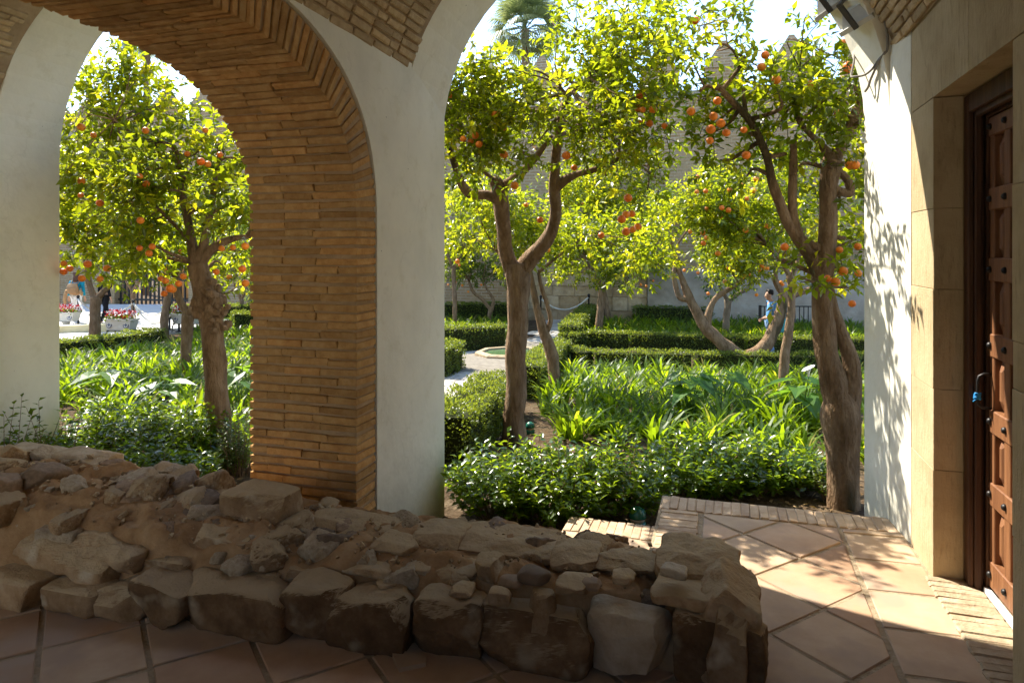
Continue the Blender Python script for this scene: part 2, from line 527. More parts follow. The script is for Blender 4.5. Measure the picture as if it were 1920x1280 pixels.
# ---- rows of pieces shared between alike bricks
def brick_variants(n, size, b, jit, seed):
    rnd = random.Random(seed); out = []
    for k in range(n):
        V, F = chamfer_box([-s/2 for s in size], [s/2 for s in size], b)
        V = [[c + rnd.uniform(-jit, jit) for c in v] for v in V]
        out.append((V, F))
    return out

# ---- gallery dimensions
XP = -2.088                 # right face of the brick-arched cross wall
XL = -2.844                 # its left face
YJ = 3.656                  # garden-side jamb of the brick arch
AY, AZ = 2.35, 1.83         # centre of the arch, springing height
def arch_profile(a, b, n, z0=-.45, half=False):
    """(y, z) points up the garden jamb, over the arch and down the inner jamb"""
    pts = [(AY + a, z0), (AY + a, 0.6), (AY + a, 1.3)]
    for k in range(n+1):
        t = math.pi*k/n
        c, s = math.cos(t), math.sin(t)
        pts.append((AY + a*math.copysign(abs(c)**.8, c), AZ + b*abs(s)**.8))
    pts += [(AY - a, 1.3), (AY - a, 0.6), (AY - a, z0)]
    return pts
INA, INB = YJ - AY, .925
OUA, OUB = 3.89 - AY, 1.165

# cross wall, white, with the arch cut out (a little larger than the brick ring)
prof = arch_profile(OUA + .012, OUB + .012, 40, -.6)
out2 = [(5.0, -.6), (5.0, 3.02), (-1.5, 3.02), (-1.5, -.6)] + list(reversed(prof))
V, F = extrude_outline([(XP + .006, y, z) for y, z in out2], [(XL - .006, y, z) for y, z in out2])
tw = addw('cross_wall', V, F, M['plaster'])
tag(tw, 'whitewashed cross wall around the brick arch between the two bays', 'wall')

# brick arch: every course a row of bricks over a mortar core
arch = thing('brick_arch', 'tall arch of thin ochre bricks between the two gallery bays', 'arch', (XP, YJ, 0))
core_in = arch_profile(INA + .020, INB + .020, 44, -.6)
core_out = arch_profile(OUA + .004, OUB + .004, 44, -.6)
outl = core_in + list(reversed(core_out))
V, F = extrude_outline([(XP - .012, y, z) for y, z in outl], [(XL + .012, y, z) for y, z in outl])
addw('mortar', V, F, M['mortar'], arch)

def arc_samples(prof, step, start):
    P_ = np.array(prof); d = np.r_[0, np.cumsum(np.hypot(*np.diff(P_, axis=0).T))]
    s = np.arange(start, d[-1], step); res = []
    for q in s:
        y = np.interp(q, d, P_[:,0]); z = np.interp(q, d, P_[:,1])
        e = .03
        ty = np.interp(q+e, d, P_[:,0]) - np.interp(q-e, d, P_[:,0])
        tz = np.interp(q+e, d, P_[:,1]) - np.interp(q-e, d, P_[:,1])
        l = math.hypot(ty, tz)
        res.append((y, z, ty/l, tz/l))
    return res

def build_brick_arch():
    fine = arch_profile(INA, INB, 200, -.45)
    courses = arc_samples(fine, .0562, .40)
    rnd = random.Random(3)
    mesh = {}
    def brick_mesh(L_, D_, H_, k):
        key = (round(L_, 2), round(D_, 2), k)
        if key not in mesh:
            V, F = chamfer_box((-L_/2, -D_/2, -H_/2), (L_/2, D_/2, H_/2), .004)
            r = random.Random(hash(key) & 0xffff)
            V = [[c + r.uniform(-.0042, .0042) for c in v] for v in V]
            mesh[key] = new_mesh('brick', V, F, M['brick'])
        return mesh[key]
    rest = MB(); count = 0
    for i, (y, z, ty, tz) in enumerate(courses):
        n = Vector((0, tz, -ty))                # away from the opening
        t = Vector((0, ty, tz))
        lens = [(.252, .252, .252), (.13, .25, .25, .126), (.30, .20, .256), (.2, .26, .17, .126)][(i + rnd.choice((0,0,1))) % 4 if i % 2 else 0]
        if i % 2 == 0: lens = [(.252,.252,.252), (.28,.24,.236)][rnd.randint(0,1)]
        x = XP
        wav = rnd.uniform(-.004, .004)
        for j, L_ in enumerate(lens):
            D_ = .236 if j in (0, len(lens)-1) else .12
            H_ = rnd.uniform(.0385, .0415)
            c = Vector((x - L_/2, y, z)) + n*(D_/2 + rnd.uniform(-.003, .005)) + t*(wav + rnd.uniform(-.0025, .0025))
            x -= L_
            rot = Matrix((Vector((1,0,0)), n, t)).transposed()
            rot = rot @ Euler((rnd.uniform(-.02,.02), rnd.uniform(-.016,.016), rnd.uniform(-.012,.012))).to_matrix()
            if i > 86 or count >= 292:
                Vb, Fb = chamfer_box((-L_/2+.002, -D_/2, -H_/2), (L_/2-.002, D_/2, H_/2), .004)
                rest.add([rot @ Vector(v) + c for v in Vb], Fb)
            else:
                link('brick', brick_mesh(L_-.002, D_, H_, rnd.randint(0, 3)), arch, c - Vector(arch.location), rot)
                count += 1
    if rest.V:
        tag(rest.put('brickwork', M['brick'], arch), kind='stuff')
build_brick_arch()

# ---- garden wall with two round openings, running a little askew
def garden_wall():
    yin = lambda x: 4.41 + .44*min(1, max(0, (x + 2.09)/3.09))
    yout = lambda x: 5.0 + .30*min(1, max(0, (x + 2.09)/3.0))
    def outline(cR, rR, zR, cL, rL, zL, n=28):
        pts = []
        def semi(c, r, z):
            q = [(c - r, -.9), (c - r, z)]
            for k in range(1, n):
                a = math.pi - math.pi*k/n
                q.append((c + r*math.cos(a), z + r*math.sin(a)))
            return q + [(c + r, z), (c + r, -.9)]
        pts += [(-16, -.9)] + semi(-12.3, 1.6, 2.54) + semi(-8.4, 1.6, 2.54) + semi(cL, rL, zL) + semi(cR, rR, zR) + [(4.0, -.9), (4.0, 5.3), (-16, 5.3)]  # first two openings are out of view, added to let more light in
        return pts
    a = outline(-.5605, 1.5695, 2.60, -4.437, 1.635, 2.54)
    b = outline(-.572, 1.518, 2.58, -4.437, 1.593, 2.54)
    V, F = extrude_outline([(x, yin(x), z) for x, z in a], [(x, yout(x), z) for x, z in b])
    o = addw('arcade_wall', V, F, M['plaster'])
    tag(o, 'thick whitewashed garden wall with a row of round arched openings', 'wall')
garden_wall()

# ---- brick barrel vaults over the two bays
def barrel(name, label, x0, x1, yend, rows):
    cx = (x0 + x1)/2; half = (x1 - x0)/2
    r = 1.642 if half < 1.57 else 1.676
    cz = 2.96 - math.sqrt(r*r - half*half)
    a0 = math.acos(half/r)
    t = thing(name, label, 'vault', (cx, 3.0, 2.96))
    V = []; F = []; n = 40
    for k in range(n+1):
        a = math.pi - a0 - (math.pi - 2*a0)*k/n
        for y in (-1.5, yend(0 if k < n/2 else 1)):
            V.append((cx + (r+.012)*math.cos(a), y, cz + (r+.012)*math.sin(a)))
    for k in range(n):
        F.append((2*k, 2*k+1, 2*k+3, 2*k+2))
    addw('mortar', np.array(V), F, M['vault_mortar'], t)
    rnd = random.Random(len(label))
    variants = [new_mesh('brick', v, f, M['vault_brick']) for v, f in brick_variants(5, (.105, .235, .042), .005, .0035, 5)]
    short = [new_mesh('brick', v, f, M['vault_brick']) for v, f in brick_variants(3, (.105, .115, .042), .005, .0035, 9)]
    step = .058/r
    for side, ncourse, ymin in rows:
        for c in range(ncourse):
            a = a0 + step*(c + .55)
            if side < 0: a = math.pi - a
            yy = yend(side > 0) - .01 - rnd.choice((0, .06, .12))
            while yy > ymin(c):
                sh = rnd.random() < .22
                L_ = .12 if sh else .24
                rad = r + .0525 - rnd.uniform(0, .006) - .004
                loc = Vector((cx + rad*math.cos(a), yy - L_/2, cz + rad*math.sin(a)))
                nrm = Vector((math.cos(a), 0, math.sin(a))); tv = Vector((-math.sin(a), 0, math.cos(a)))
                rot = Matrix((nrm, Vector((0,1,0)), nrm.cross(Vector((0,1,0))))).transposed()
                rot = rot @ Euler((rnd.uniform(-.03,.03), rnd.uniform(-.02,.02), rnd.uniform(-.02,.02))).to_matrix()
                link('brick', rnd.choice(short if sh else variants), t, loc - Vector(t.location), rot)
                yy -= L_ + rnd.uniform(.006, .014)
    return t
barrel('brick_vault', 'pale brick vault above the right bay, coming to a point over the white pier', -2.088, 1.03,
       lambda right: 4.84 if right else 4.41,
       [(-1, 13, lambda c: 2.55 + .10*c), (1, 9, lambda c: 3.7)])
barrel('brick_vault', 'corner of a pale brick vault above the left bay, at the far upper left', -6.03, -2.844,
       lambda right: 4.41, [(-1, 15, lambda c: 3.2 + .03*c)])

# end of the left bay, inner wall, roof and the far end: what closes the gallery
m = MB(); m.box((-6.8, 3.0, -.6), (-6.03, 4.42, 3.02)); m.box((-6.8, -1.5, 2.85), (-6.03, 2.99, 3.02))
tag(m.put('end_wall', M['plaster']), 'white pier at the far left edge, closing the left bay', 'wall')
m = MB()       # unseen inner wall; its two openings are added to let fill light in
for x0, x1 in ((-16, -6.3), (-2.8, -1.5), (.7, 4.0)): m.box((x0, -1.8, -.6), (x1, -1.5, 2.9))
m.box((-6.3, -1.8, -.6), (-2.8, -1.5, .35)); m.box((-1.5, -1.8, -.6), (.7, -1.5, 1.5))
m.box((-16, -1.8, 2.9), (4.0, -1.5, 5.3))
tag(m.put('inner_wall', M['plaster']), 'inner wall of the gallery behind the viewpoint, with two openings added to let light in', 'wall')
m = MB(); m.box((-30, -16, -.4), (20, -1.79, -.02))  # unseen pale paving, added to bounce sunlight through the openings
tag(m.put('bounce_floor', M['bounce_paving']), 'unseen pale paving added behind the gallery to bounce light', None, None, 'structure')
m = MB(); m.box((-30, -16.4, -.4), (20, -16, 6.5))  # unseen reflecting wall, added to throw warm sunlight back inside
tag(m.put('bounce_wall', M['plaster']), 'unseen white wall added behind the gallery to bounce light', 'wall')
m = MB(); m.box((-16.2, -2.0, 5.3), (4.2, 5.45, 5.45))
tag(m.put('gallery_roof', M['mortar']), 'flat roof slab over the gallery vaults', 'roof')
m = MB(); m.box((-16.2, -1.8, -.6), (-16.0, 5.0, 5.3)); m.box((3.9, -1.8, -.6), (4.1, 4.8, 5.3))
tag(m.put('gallery_gable', M['plaster']), 'closing end walls of the gallery', 'wall')

# ---- right-hand wall: short white return, then dressed sandstone round a doorway
m = MB(); V, F = extrude_outline([(1.05,4.512,-.6),(1.009,4.842,-.6),(1.5,4.842,-.6),(1.5,4.512,-.6)], [(1.05,4.512,2.985),(1.009,4.842,2.985),(1.5,4.842,2.985),(1.5,4.512,2.985)]); m.add(V, F)
tag(m.put('white_return', M['plaster']), 'narrow strip of white wall between the right arch and the sandstone doorway', 'wall')
sw = thing('doorway_wall', 'dressed sandstone wall around the wooden door at the right edge', 'wall', (1.05, 3.5, 0))
XR = 1.05
def stone_block(y0, y1, z0, z1, x0=XR, x1=2.2, b=.002):
    m = MB(); m.bbox((x0, y0, z0), (x1, y1, z1), b); m.put('stone', M['sandstone'], sw)
g = .0012
zj = [-.02, .56, .98, 1.5, 1.92, 2.497]
for k in range(5):
    stone_block(4.072, 4.505, zj[k]+g, zj[k+1]-g, XR + [.0, .002, 0, .003, .001][k], 1.189)
    stone_block(4.072, 4.505, zj[k]+g, zj[k+1]-g, 1.192, 2.2)
zk = [-.02, .62, 1.18, 1.36, 1.95, 2.497]
for k in range(5):
    stone_block(2.35, 3.048, zk[k]+g, zk[k+1]-g, XR + [.002,0,.003,0,.002][k])
# lintel: voussoir-like stones with slanted joints
lint = [(2.35, 2.35), (3.02, 3.10), (3.53, 3.53), (4.07, 4.44), (4.505, 4.505)]
for (a0, a1), (b0, b1) in zip(lint[:-1], lint[1:]):
    q = [(a0+g, 2.5), (b0-g, 2.5), (b1-g, 3.06), (a1+g, 3.06)]
    V, F = extrude_outline([(XR + random.uniform(0,.003), y, z) for y, z in q], [(2.2, y, z) for y, z in q])
    addw('stone', V, F, M['sandstone'], sw)
m = MB(); m.box((1.10, -1.5, -.6), (2.2, 2.35, 3.06)); m.box((1.6, 2.35, -.6), (2.25, 4.5, 3.4)); m.box((1.1, -1.5, 3.062), (2.2, 4.6, 5.3))
m.put('backing', M['mortar'], sw)

# ---- floor: grout bed, terracotta tiles laid on the diagonal, brick edging
fl = MB()
fl.box((-9, -1.5, -.3), (-.13, 3.0, -.006)); fl.box((-.40, 3.0, -.3), (1.3, 4.9, -.006)); fl.box((-.13, -1.5, -.3), (1.3, 3.0, -.006))
floor = fl.put('floor', M['grout'])
tag(floor, 'terracotta tiled gallery floor with sandy joints', None, None, 'structure')
FO = Vector(floor.location)
def clip(poly, ax, val, keep_less):
    out = []
    for i in range(len(poly)):
        a, b = poly[i], poly[(i+1) % len(poly)]
        ia = (a[ax] <= val) == keep_less; ib = (b[ax] <= val) == keep_less
        if ia: out.append(a)
        if ia != ib:
            t = (val - a[ax])/(b[ax] - a[ax])
            out.append((a[0]+t*(b[0]-a[0]), a[1]+t*(b[1]-a[1])))
    return out
def inset(poly, d):
    n = len(poly); res = []
    for i in range(n):
        p0, p1, p2 = map(np.array, (poly[i-1], poly[i], poly[(i+1) % n]))
        e1 = p1-p0; e2 = p2-p1
        l1 = np.linalg.norm(e1); l2 = np.linalg.norm(e2)
        if l1 < 1e-5 or l2 < 1e-5: return None
        n1 = np.array((-e1[1], e1[0]))/l1; n2 = np.array((-e2[1], e2[0]))/l2
        b = n1 + n2; k = 1 + np.dot(n1, n2)
        if k < .15: return None
        res.append(tuple(p1 + b*d/k))
    return res
def area(p):
    return .5*sum(p[i][0]*p[(i+1)%len(p)][1] - p[(i+1)%len(p)][0]*p[i][1] for i in range(len(p)))
def tile(poly, rnd, parent=floor, z=0.0, name='tile', mat='tile', gap=.011, org=None):
    org = FO if org is None else org
    if area(poly) < 0: poly = poly[::-1]
    p = inset(poly, gap)
    if p is None or area(p) < .0015: return
    q = inset(p, .004)
    if q is None or area(q) < .001: return
    c = np.mean(np.array(p), axis=0); n = len(p)
    sx, sy = rnd.uniform(-.008, .008), rnd.uniform(-.008, .008); dz = rnd.uniform(-.0025, .0025)
    hz = lambda x, y: z + dz + (x-c[0])*sx + (y-c[1])*sy
    V = [(x-c[0], y-c[1], z-.03) for x, y in p] + [(x-c[0], y-c[1], hz(x, y)-.004) for x, y in p] + [(x-c[0], y-c[1], hz(x, y)) for x, y in q]
    F = [tuple(range(2*n, 3*n))]
    for i in range(n):
        j = (i+1) % n
        F += [(i, j, n+j, n+i), (n+i, n+j, 2*n+j, 2*n+i)]
    link(name, new_mesh(name, V, F, M[mat]), parent, Vector((c[0], c[1], 0)) - Vector((org[0], org[1], org[2])))
M['worn_brick'] = rough_mat('worn_threshold_brick', [(.25,(.30,.21,.13)),(.5,(.40,.31,.2)),(.75,(.50,.40,.28))], 11, .95, .1, 60, .8, .006)
def lay_floor():
    rnd = random.Random(5)
    g0 = np.array((.16, 3.81)); a = R(-41); u = np.array((math.cos(a), math.sin(a)))*.392; w = np.array((-math.sin(a), math.cos(a)))*.392
    for i in range(-16, 16):
        for j in range(-16, 16):
            p0 = g0 + i*u + j*w
            poly = [tuple(p0), tuple(p0+u), tuple(p0+u+w), tuple(p0+w)]
            for x0, x1, y0, y1 in ((-.125, .683, .9, 4.63), (-4.9, -.135, .9, 2.95)):
                q = clip(poly, 0, x0, False)
                for ax, val, less in ((0, x1, True), (1, y0, False), (1, y1, True)):
                    if len(q) > 2: q = clip(q, ax, val, less)
                if len(q) > 2: tile(q, rnd)
    for k in range(-6, 3):
        y = 3.83 + .365*k
        tile([(.689, y), (1.046, y + .02), (1.046, min(y + .385, 4.66)), (.689, min(y + .365, 4.63))], rnd)
    # brick edging: along the outer edge and beside the step
    ev = [new_mesh('brick', v, f, M['edge_brick']) for v, f in brick_variants(5, (.0545, .235, .06), .005, .003, 21)]
    x = -.365
    while x < 1.02:
        link('brick', rnd.choice(ev), floor, Vector((x, 4.765 + rnd.uniform(-.008, .008), -.028 + rnd.uniform(-.003, .003))) - FO, (0, 0, rnd.uniform(-.03, .03)))
        x += .0565
    y = 4.60
    while y > 3.0:
        link('brick', rnd.choice(ev), floor, Vector((-.262 + rnd.uniform(-.006, .006), y, -.028 + rnd.uniform(-.003, .003))) - FO, (0, 0, R(90) + rnd.uniform(-.03, .03)))
        y -= .0565
    # worn brick threshold in the doorway and the pale sill
    ev = [new_mesh('brick', v, f, M['worn_brick']) for v, f in brick_variants(5, (.0555, .235, .06), .007, .005, 22)]
    y = 3.08
    while y < 4.05:
        link('brick', rnd.choice(ev), floor, Vector((1.125, y, -.022 + rnd.uniform(-.004, .004))) - FO, (0, 0, R(90) + rnd.uniform(-.03, .03)))
        y += .0565
lay_floor()
def lower_step():
    rnd = random.Random(8)
    m = MB(); m.box((-1.03, 3.3, -.6), (-.405, 4.74, -.178))
    st = m.put('lower_step', M['grout'])
    tag(st, 'lower tiled landing edged with brick, one step below the gallery floor', 'step')
    so = Vector(st.location)
    ev = [new_mesh('brick', v, f, M['edge_brick']) for v, f in brick_variants(4, (.0545, .235, .06), .005, .003, 33)]
    x = -1.0
    while x < -.42:
        link('brick', rnd.choice(ev), st, Vector((x, 4.64 + rnd.uniform(-.008,.008), -.2)) - so, (0,0,rnd.uniform(-.03,.03))); x += .057
    y = 4.48
    while y > 3.35:
        link('brick', rnd.choice(ev), st, Vector((-.91 + rnd.uniform(-.006,.006), y, -.2)) - so, (0,0,R(90)+rnd.uniform(-.03,.03))); y -= .057
    y = 4.51
    for pol in ([(-.785,4.51),(-.785,4.35),(-.60,4.51)], [(-.785,4.35),(-.785,4.05),(-.41,4.30),(-.41,4.51),(-.60,4.51)],
                [(-.785,4.05),(-.785,3.6),(-.41,3.6),(-.41,4.30)], [(-.785,3.6),(-.785,3.3),(-.41,3.3),(-.41,3.6)]):
        tile(pol, rnd, st, -.17, gap=.007, org=so)
lower_step()

# ---- door
def door():
    d = thing('wooden_door', 'studded brown wooden door with small raised panels in the sandstone doorway', 'door', (1.28, 3.55, 0))
    m = MB()     # moulded frame
    for (x0, x1, y0) in ((1.19, 1.215, 4.005), (1.216, 1.245, 3.985), (1.246, 1.262, 4.012), (1.263, 1.36, 3.978)):
        m.bbox((x0, y0, .0), (x1, 4.07, 2.49), .004)
        m.bbox((x0, 3.05, 2.49 - (4.075 - y0)*1.3), (x1, y0 - .001, 2.49), .004)
    m.put('door_frame', M['dark_wood'], d)
    XD = 1.275
    m = MB(); m.box((XD + .035, 3.0, .03), (XD + .06, 3.976, 2.36)); m.put('backing_board', M['wood'], d)
    ys = [3.976]; w = .058
    stiles = [(3.918, 3.976), (3.725, 3.795), (3.53, 3.60), (3.335, 3.405), (3.14, 3.21), (3.0, 3.03)]
    rails = [(.035, .165), (.44, .555), (.80, .915), (1.175, 1.29), (1.55, 1.665), (1.90, 2.01), (2.265, 2.36)]
    for a, b in stiles:
        m = MB(); m.bbox((XD, a, .035), (XD + .04, b, 2.36), .004); m.put('stile', M['wood'], d)
    for z0, z1 in rails:
        m = MB(); m.bbox((XD - .007, 3.0, z0), (XD + .036, 3.974, z1), .005); m.put('rail', M['wood'], d)
    for (a0, a1), (b0, b1) in zip(stiles[:-1], stiles[1:]):
        for (r0, r1), (s0, s1) in zip(rails[:-1], rails[1:]):
            y0, y1, z0, z1 = b1 + .003, a0 - .003, r1 + .003, s0 - .003
            yc, zc = (y0+y1)/2, (z0+z1)/2
            V = [(XD+.034,y0,z0),(XD+.034,y1,z0),(XD+.034,y1,z1),(XD+.034,y0,z1),
                 (XD+.030,y0+.012,z0+.012),(XD+.030,y1-.012,z0+.012),(XD+.030,y1-.012,z1-.012),(XD+.030,y0+.012,z1-.012),
                 (XD+.006,yc-.012,zc-.07),(XD+.006,yc+.012,zc-.07),(XD+.006,yc+.012,zc+.07),(XD+.006,yc-.012,zc+.07)]
            F = [(8,11,10,9)]
            for k in range(4):
                j = (k+1) % 4
                F += [(k, 4+k, 4+j, j), (4+k, 8+k, 8+j, 4+j)]
            addw('panel', V, F, M['wood'], d)
    studm = MB(); studm.lathe([(.017,0),(.016,.007),(.011,.014),(.003,.017)], n=12)
    sm = new_mesh('stud', studm.V, studm.F, M['iron'], True)
    for z0, z1 in rails:
        for a, b in stiles[:4]:
            link('stud', sm, d, Vector((XD - .007, (a+b)/2, (z0+z1)/2)) - Vector(d.location), (0, R(-90), 0))
    m = MB()
    hp = [(XD, 3.955, 1.085), (XD-.03, 3.955, 1.088), (XD-.052, 3.955, 1.075), (XD-.058, 3.955, 1.05), (XD-.058, 3.957, 1.01), (XD-.058, 3.955, .96), (XD-.055, 3.955, .935), (XD-.038, 3.955, .92), (XD, 3.955, .918)]
    m.tube(hp, .0075, 8, True, .3); m.put('handle', M['iron'], d, True)
    m = MB(); m.box((1.248, 3.0, 0.0), (1.272, 3.975, .024)); m.put('sill', M['white_stone'], d)
    m = MB()
    rr = random.Random(4)
    for k in range(7):
        c = Vector((XD - .06, 3.955, .965 + .004*k))
        m.tube([c + Vector((.012*math.cos(a)+rr.uniform(-.004,.004), .012*math.sin(a), .004*math.sin(2*a))) for a in np.linspace(0, 6, 9)], .0035, 5)
    m.tube([(XD-.06,3.95,.965),(XD-.075,3.948,.955),(XD-.082,3.945,.95)], .003, 5)
    t = m.put('blue_tie', flat_mat('blue_twine', (.02,.3,.7), .5), None, True)
    tag(t, 'bright blue twine knotted round the iron door handle', 'twine')
door()

# ---- far rampart with pointed merlons, its lower rendered band and the gateway at the left
YW = 24.6
def rampart():
    zt = 7.0; zb = -1.4
    t = thing('rampart_wall', 'old brown rampart with pointed merlons closing the garden at the back', 'wall', (-6, YW, zb))
    gx0, gx1, gz1 = -26.4, -22.3, 2.0
    outl = [(-60, zb), (gx0, zb), (gx0, gz1-.5), (gx0+.6, gz1), (gx1-.6, gz1), (gx1, gz1-.5), (gx1, zb), (60, zb), (60, zt), (-60, zt)]
    V, F = extrude_outline([(x, YW, z) for x, z in outl], [(x, YW+1.2, z) for x, z in outl])
    addw('wall', V, F, M['rampart'], t)
    m = MB(); m.box((-60, YW-.12, zt+.004), (60, YW+1.3, zt+.22)); m.put('coping', M['grey_render'], t)
    mm = MB(); w = .62
    mm.box((-w, 0, 0), (w, .8, .75))
    mm.add([(-w-.04,-.04,.753),(w+.04,-.04,.753),(w+.04,.84,.753),(-w-.04,.84,.753),(-.08,.34,1.75),(.08,.34,1.75),(.08,.46,1.75),(-.08,.46,1.75)],
           [(3,2,1,0),(0,1,5,4),(1,2,6,5),(2,3,7,6),(3,0,4,7),(4,5,6,7)])
    me = new_mesh('merlon', mm.V, mm.F, M['rampart'])
    x = -39.0
    while x < 14:
        link('merlon', me, t, Vector((x, YW, zt+.224)) - Vector(t.location)); x += 2.17
    # rendered grey band at the foot on the right, ashlar pieces left of it
    m = MB(); m.box((-2.5, YW-.22, zb), (30, YW-.005, 1.05)); m.put('rendered_band', M['grey_render'], t)
    rnd = random.Random(12)
    z = -.86
    for row, h in enumerate((.42, .5, .36, .46, .4)):
        x = -7.6 + rnd.uniform(0, .4)
        while x < -2.7:
            w = rnd.uniform(.5, 1.3)
            m = MB(); m.bbox((x, YW-.10-rnd.uniform(0,.05), z), (min(x+w, -2.52)-.009, YW+.05, z+h-.009), .012)
            m.put('stone', M['ashlar'], t); x += w
        z += h
    # gateway: sunlit yard behind, iron bars
    m = MB(); m.box((gx0-3, YW+6, zb), (gx1+3, YW+6.3, 3.2))
    tag(m.put('yard_wall', rough_mat('ochre_wall', [(.3,(.5,.33,.15)),(.7,(.62,.45,.24))], 2, .9)), 'ochre wall of the yard seen through the iron gate', 'wall')
    gt = thing('iron_gate', 'dark iron barred gate in the rampart, behind the roped terrace', 'gate', ((gx0+gx1)/2, YW+.25, -.9))
    x = gx0 + .1
    while x < gx1:
        m = MB(); m.box((x-.035, YW+.22, -1.0), (x+.035, YW+.28, 1.95)); m.put('bar', M['iron'], gt); x += .24
    for z in (-.55, .35, 1.2):
        m = MB(); m.box((gx0, YW+.2, z), (gx1, YW+.218, z+.09)); m.put('crossbar', M['iron'], gt)
rampart()
# ---- trodden earth ledge between the rubble and the left arch
def earth_ledge():
    xs = np.linspace(-6.0, -2.12, 90); ys = np.linspace(2.9, 4.7, 44); V = []
    for y in ys:
        for x in xs:
            if x > -2.86 and y > 3.64: z = -.1
            else: z = .12 - .40*max(0, (y-(4.2 if x > -2.9 else 3.75))/.5)**1.4 - .12*max(0, (-3.4-x)/2.6)
            V.append((x, y, z + .02*noise.fractal(Vector((x*3, y*3, 5)), 1, 2, 4)))
    n = len(xs); F = [(j*n+i, j*n+i+1, (j+1)*n+i+1, (j+1)*n+i) for j in range(len(ys)-1) for i in range(n-1)]
    tag(addw('earth_ledge', V, F, M['pale_earth'], None, True), 'pale trodden earth at the foot of the brick arch', None, None, 'structure')
M['pale_earth'] = rough_mat('pale_trodden_earth', [(.3,(.34,.235,.135)),(.7,(.48,.355,.225))], 5, .95, .05, 45, .8, .01, rnd=False)
earth_ledge()
# ================================================================== ruined rubble wall in the foreground
def cube_grid(n):
    key = {}; V = []; F = []
    def vid(p):
        k = tuple(round(c*n) for c in p)
        if k not in key: key[k] = len(V); V.append(p)
        return key[k]
    for ax in range(3):
        a, b = [k for k in range(3) if k != ax]
        for s in (-1, 1):
            for i in range(n):
                for j in range(n):
                    q = []
                    for di, dj in ((0,0),(1,0),(1,1),(0,1)):
                        p = [0,0,0]; p[ax] = s; p[a] = -1+2*(i+di)/n; p[b] = -1+2*(j+dj)/n
                        q.append(vid(tuple(p)))
                    flip = (s > 0) != (ax == 1)
                    F.append(tuple(q) if flip else tuple(reversed(q)))
    return np.array(V), F
CG = {n: cube_grid(n) for n in (4, 6, 10, 16, 26)}
def stone_verts(size, n, rnd_, seed, amp):
    V0, F = CG[n]
    V = V0/np.maximum(1e-6, (np.abs(V0)**(9 - 6*rnd_)).sum(1)**(1/(9 - 6*rnd_)))[:, None]
    off = Vector((seed*3.7, seed*1.3, seed*7.1))
    rs = random.Random(seed)
    # two or three broken corners
    cuts = [(np.array([rs.gauss(0,1), rs.gauss(0,1), rs.gauss(0,1)*.8+.3]), rs.uniform(.78, 1.0)) for _ in range(6)]
    for d, h in cuts:
        d = d/np.linalg.norm(d)
        s = V @ d; over = np.clip(s - h*np.abs(d).sum()*.72, 0, None)
        V = V - d[None, :]*over[:, None]*.97
    out = []
    for v in V:
        p = Vector(v*np.array(size)/2)
        q = p*(1.6/max(.08, min(size)*2)) if min(size) < .05 else p*6
        d = noise.fractal(q*1.3 + off, .9, 2.2, 7)*.6 + noise.noise(q*.45 + off)*.45 - .35*max(0, noise.noise(q*2.6 + off*3))
        ridge = 1 - abs(noise.noise(q*1.3 + off*2))*2
        nrm = Vector(v).normalized()
        out.append(p + nrm*amp*(d + .25*ridge))
    return out, F

rub = thing('rubble_wall', 'ruined low wall of rough brown stones and earth across the foreground', 'wall', (-1.6, 2.9, 0))
def yf(x): return 2.45 + .1*(x + 3.33)
def core_h(x, y):
    hx = np.interp(x, [-6, -3.7, -3.2, -2.9, -2.5, -2.2, -1.9, -1.5, -.9, -.2, .12], [.50, .48, .43, .39, .335, .305, .29, .28, .272, .258, .20])
    a = np.interp(y - yf(x), [.08, .14, .20, .30, .62, .82, .92], [0, .45, .85, .97, 1.0, .97, .6])
    return hx*a
def rubble_core():
    xs = np.linspace(-5.6, .13, 520); ys = np.linspace(2.3, 3.42, 130)
    V = []
    for y in ys:
        for x in xs:
            h = core_h(x, y)
            p = Vector((x*3.2, y*3.2, 1.0))
            n1 = noise.fractal(p*1.5, .95, 2.1, 7); n2 = abs(noise.noise(p*1.1))
            n3 = noise.noise(p*6)*.25
            V.append((x, y, h + (.050*n1 - .060*n2 + .022*n3 + .012)*min(1, h/.12) - (.03 if h < .02 else 0)))
    n = len(xs); F = [(j*n+i, j*n+i+1, (j+1)*n+i+1, (j+1)*n+i) for j in range(len(ys)-1) for i in range(n-1)]
    m0 = len(V)
    V = np.array(V)
    addw('earth_core', V, F, M['earth'], rub, True)
    # end face at the right
    m = MB(); m.add(*stone_verts((.3, .9, .25), 10, .3, 77, .03)); 
rubble_core()
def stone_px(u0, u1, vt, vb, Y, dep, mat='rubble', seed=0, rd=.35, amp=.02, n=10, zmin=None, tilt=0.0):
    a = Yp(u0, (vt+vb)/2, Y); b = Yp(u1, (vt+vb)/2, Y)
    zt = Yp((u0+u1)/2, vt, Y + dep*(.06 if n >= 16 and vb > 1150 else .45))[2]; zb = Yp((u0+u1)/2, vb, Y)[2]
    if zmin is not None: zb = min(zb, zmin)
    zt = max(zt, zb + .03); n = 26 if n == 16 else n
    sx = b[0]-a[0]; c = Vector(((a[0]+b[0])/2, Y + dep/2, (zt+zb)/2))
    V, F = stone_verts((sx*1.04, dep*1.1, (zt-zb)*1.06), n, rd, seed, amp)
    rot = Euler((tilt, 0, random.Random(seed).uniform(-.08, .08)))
    return link('stone', new_mesh('stone', [tuple(v) for v in V], F, M[mat], True), rub, c - Vector(rub.location), rot)
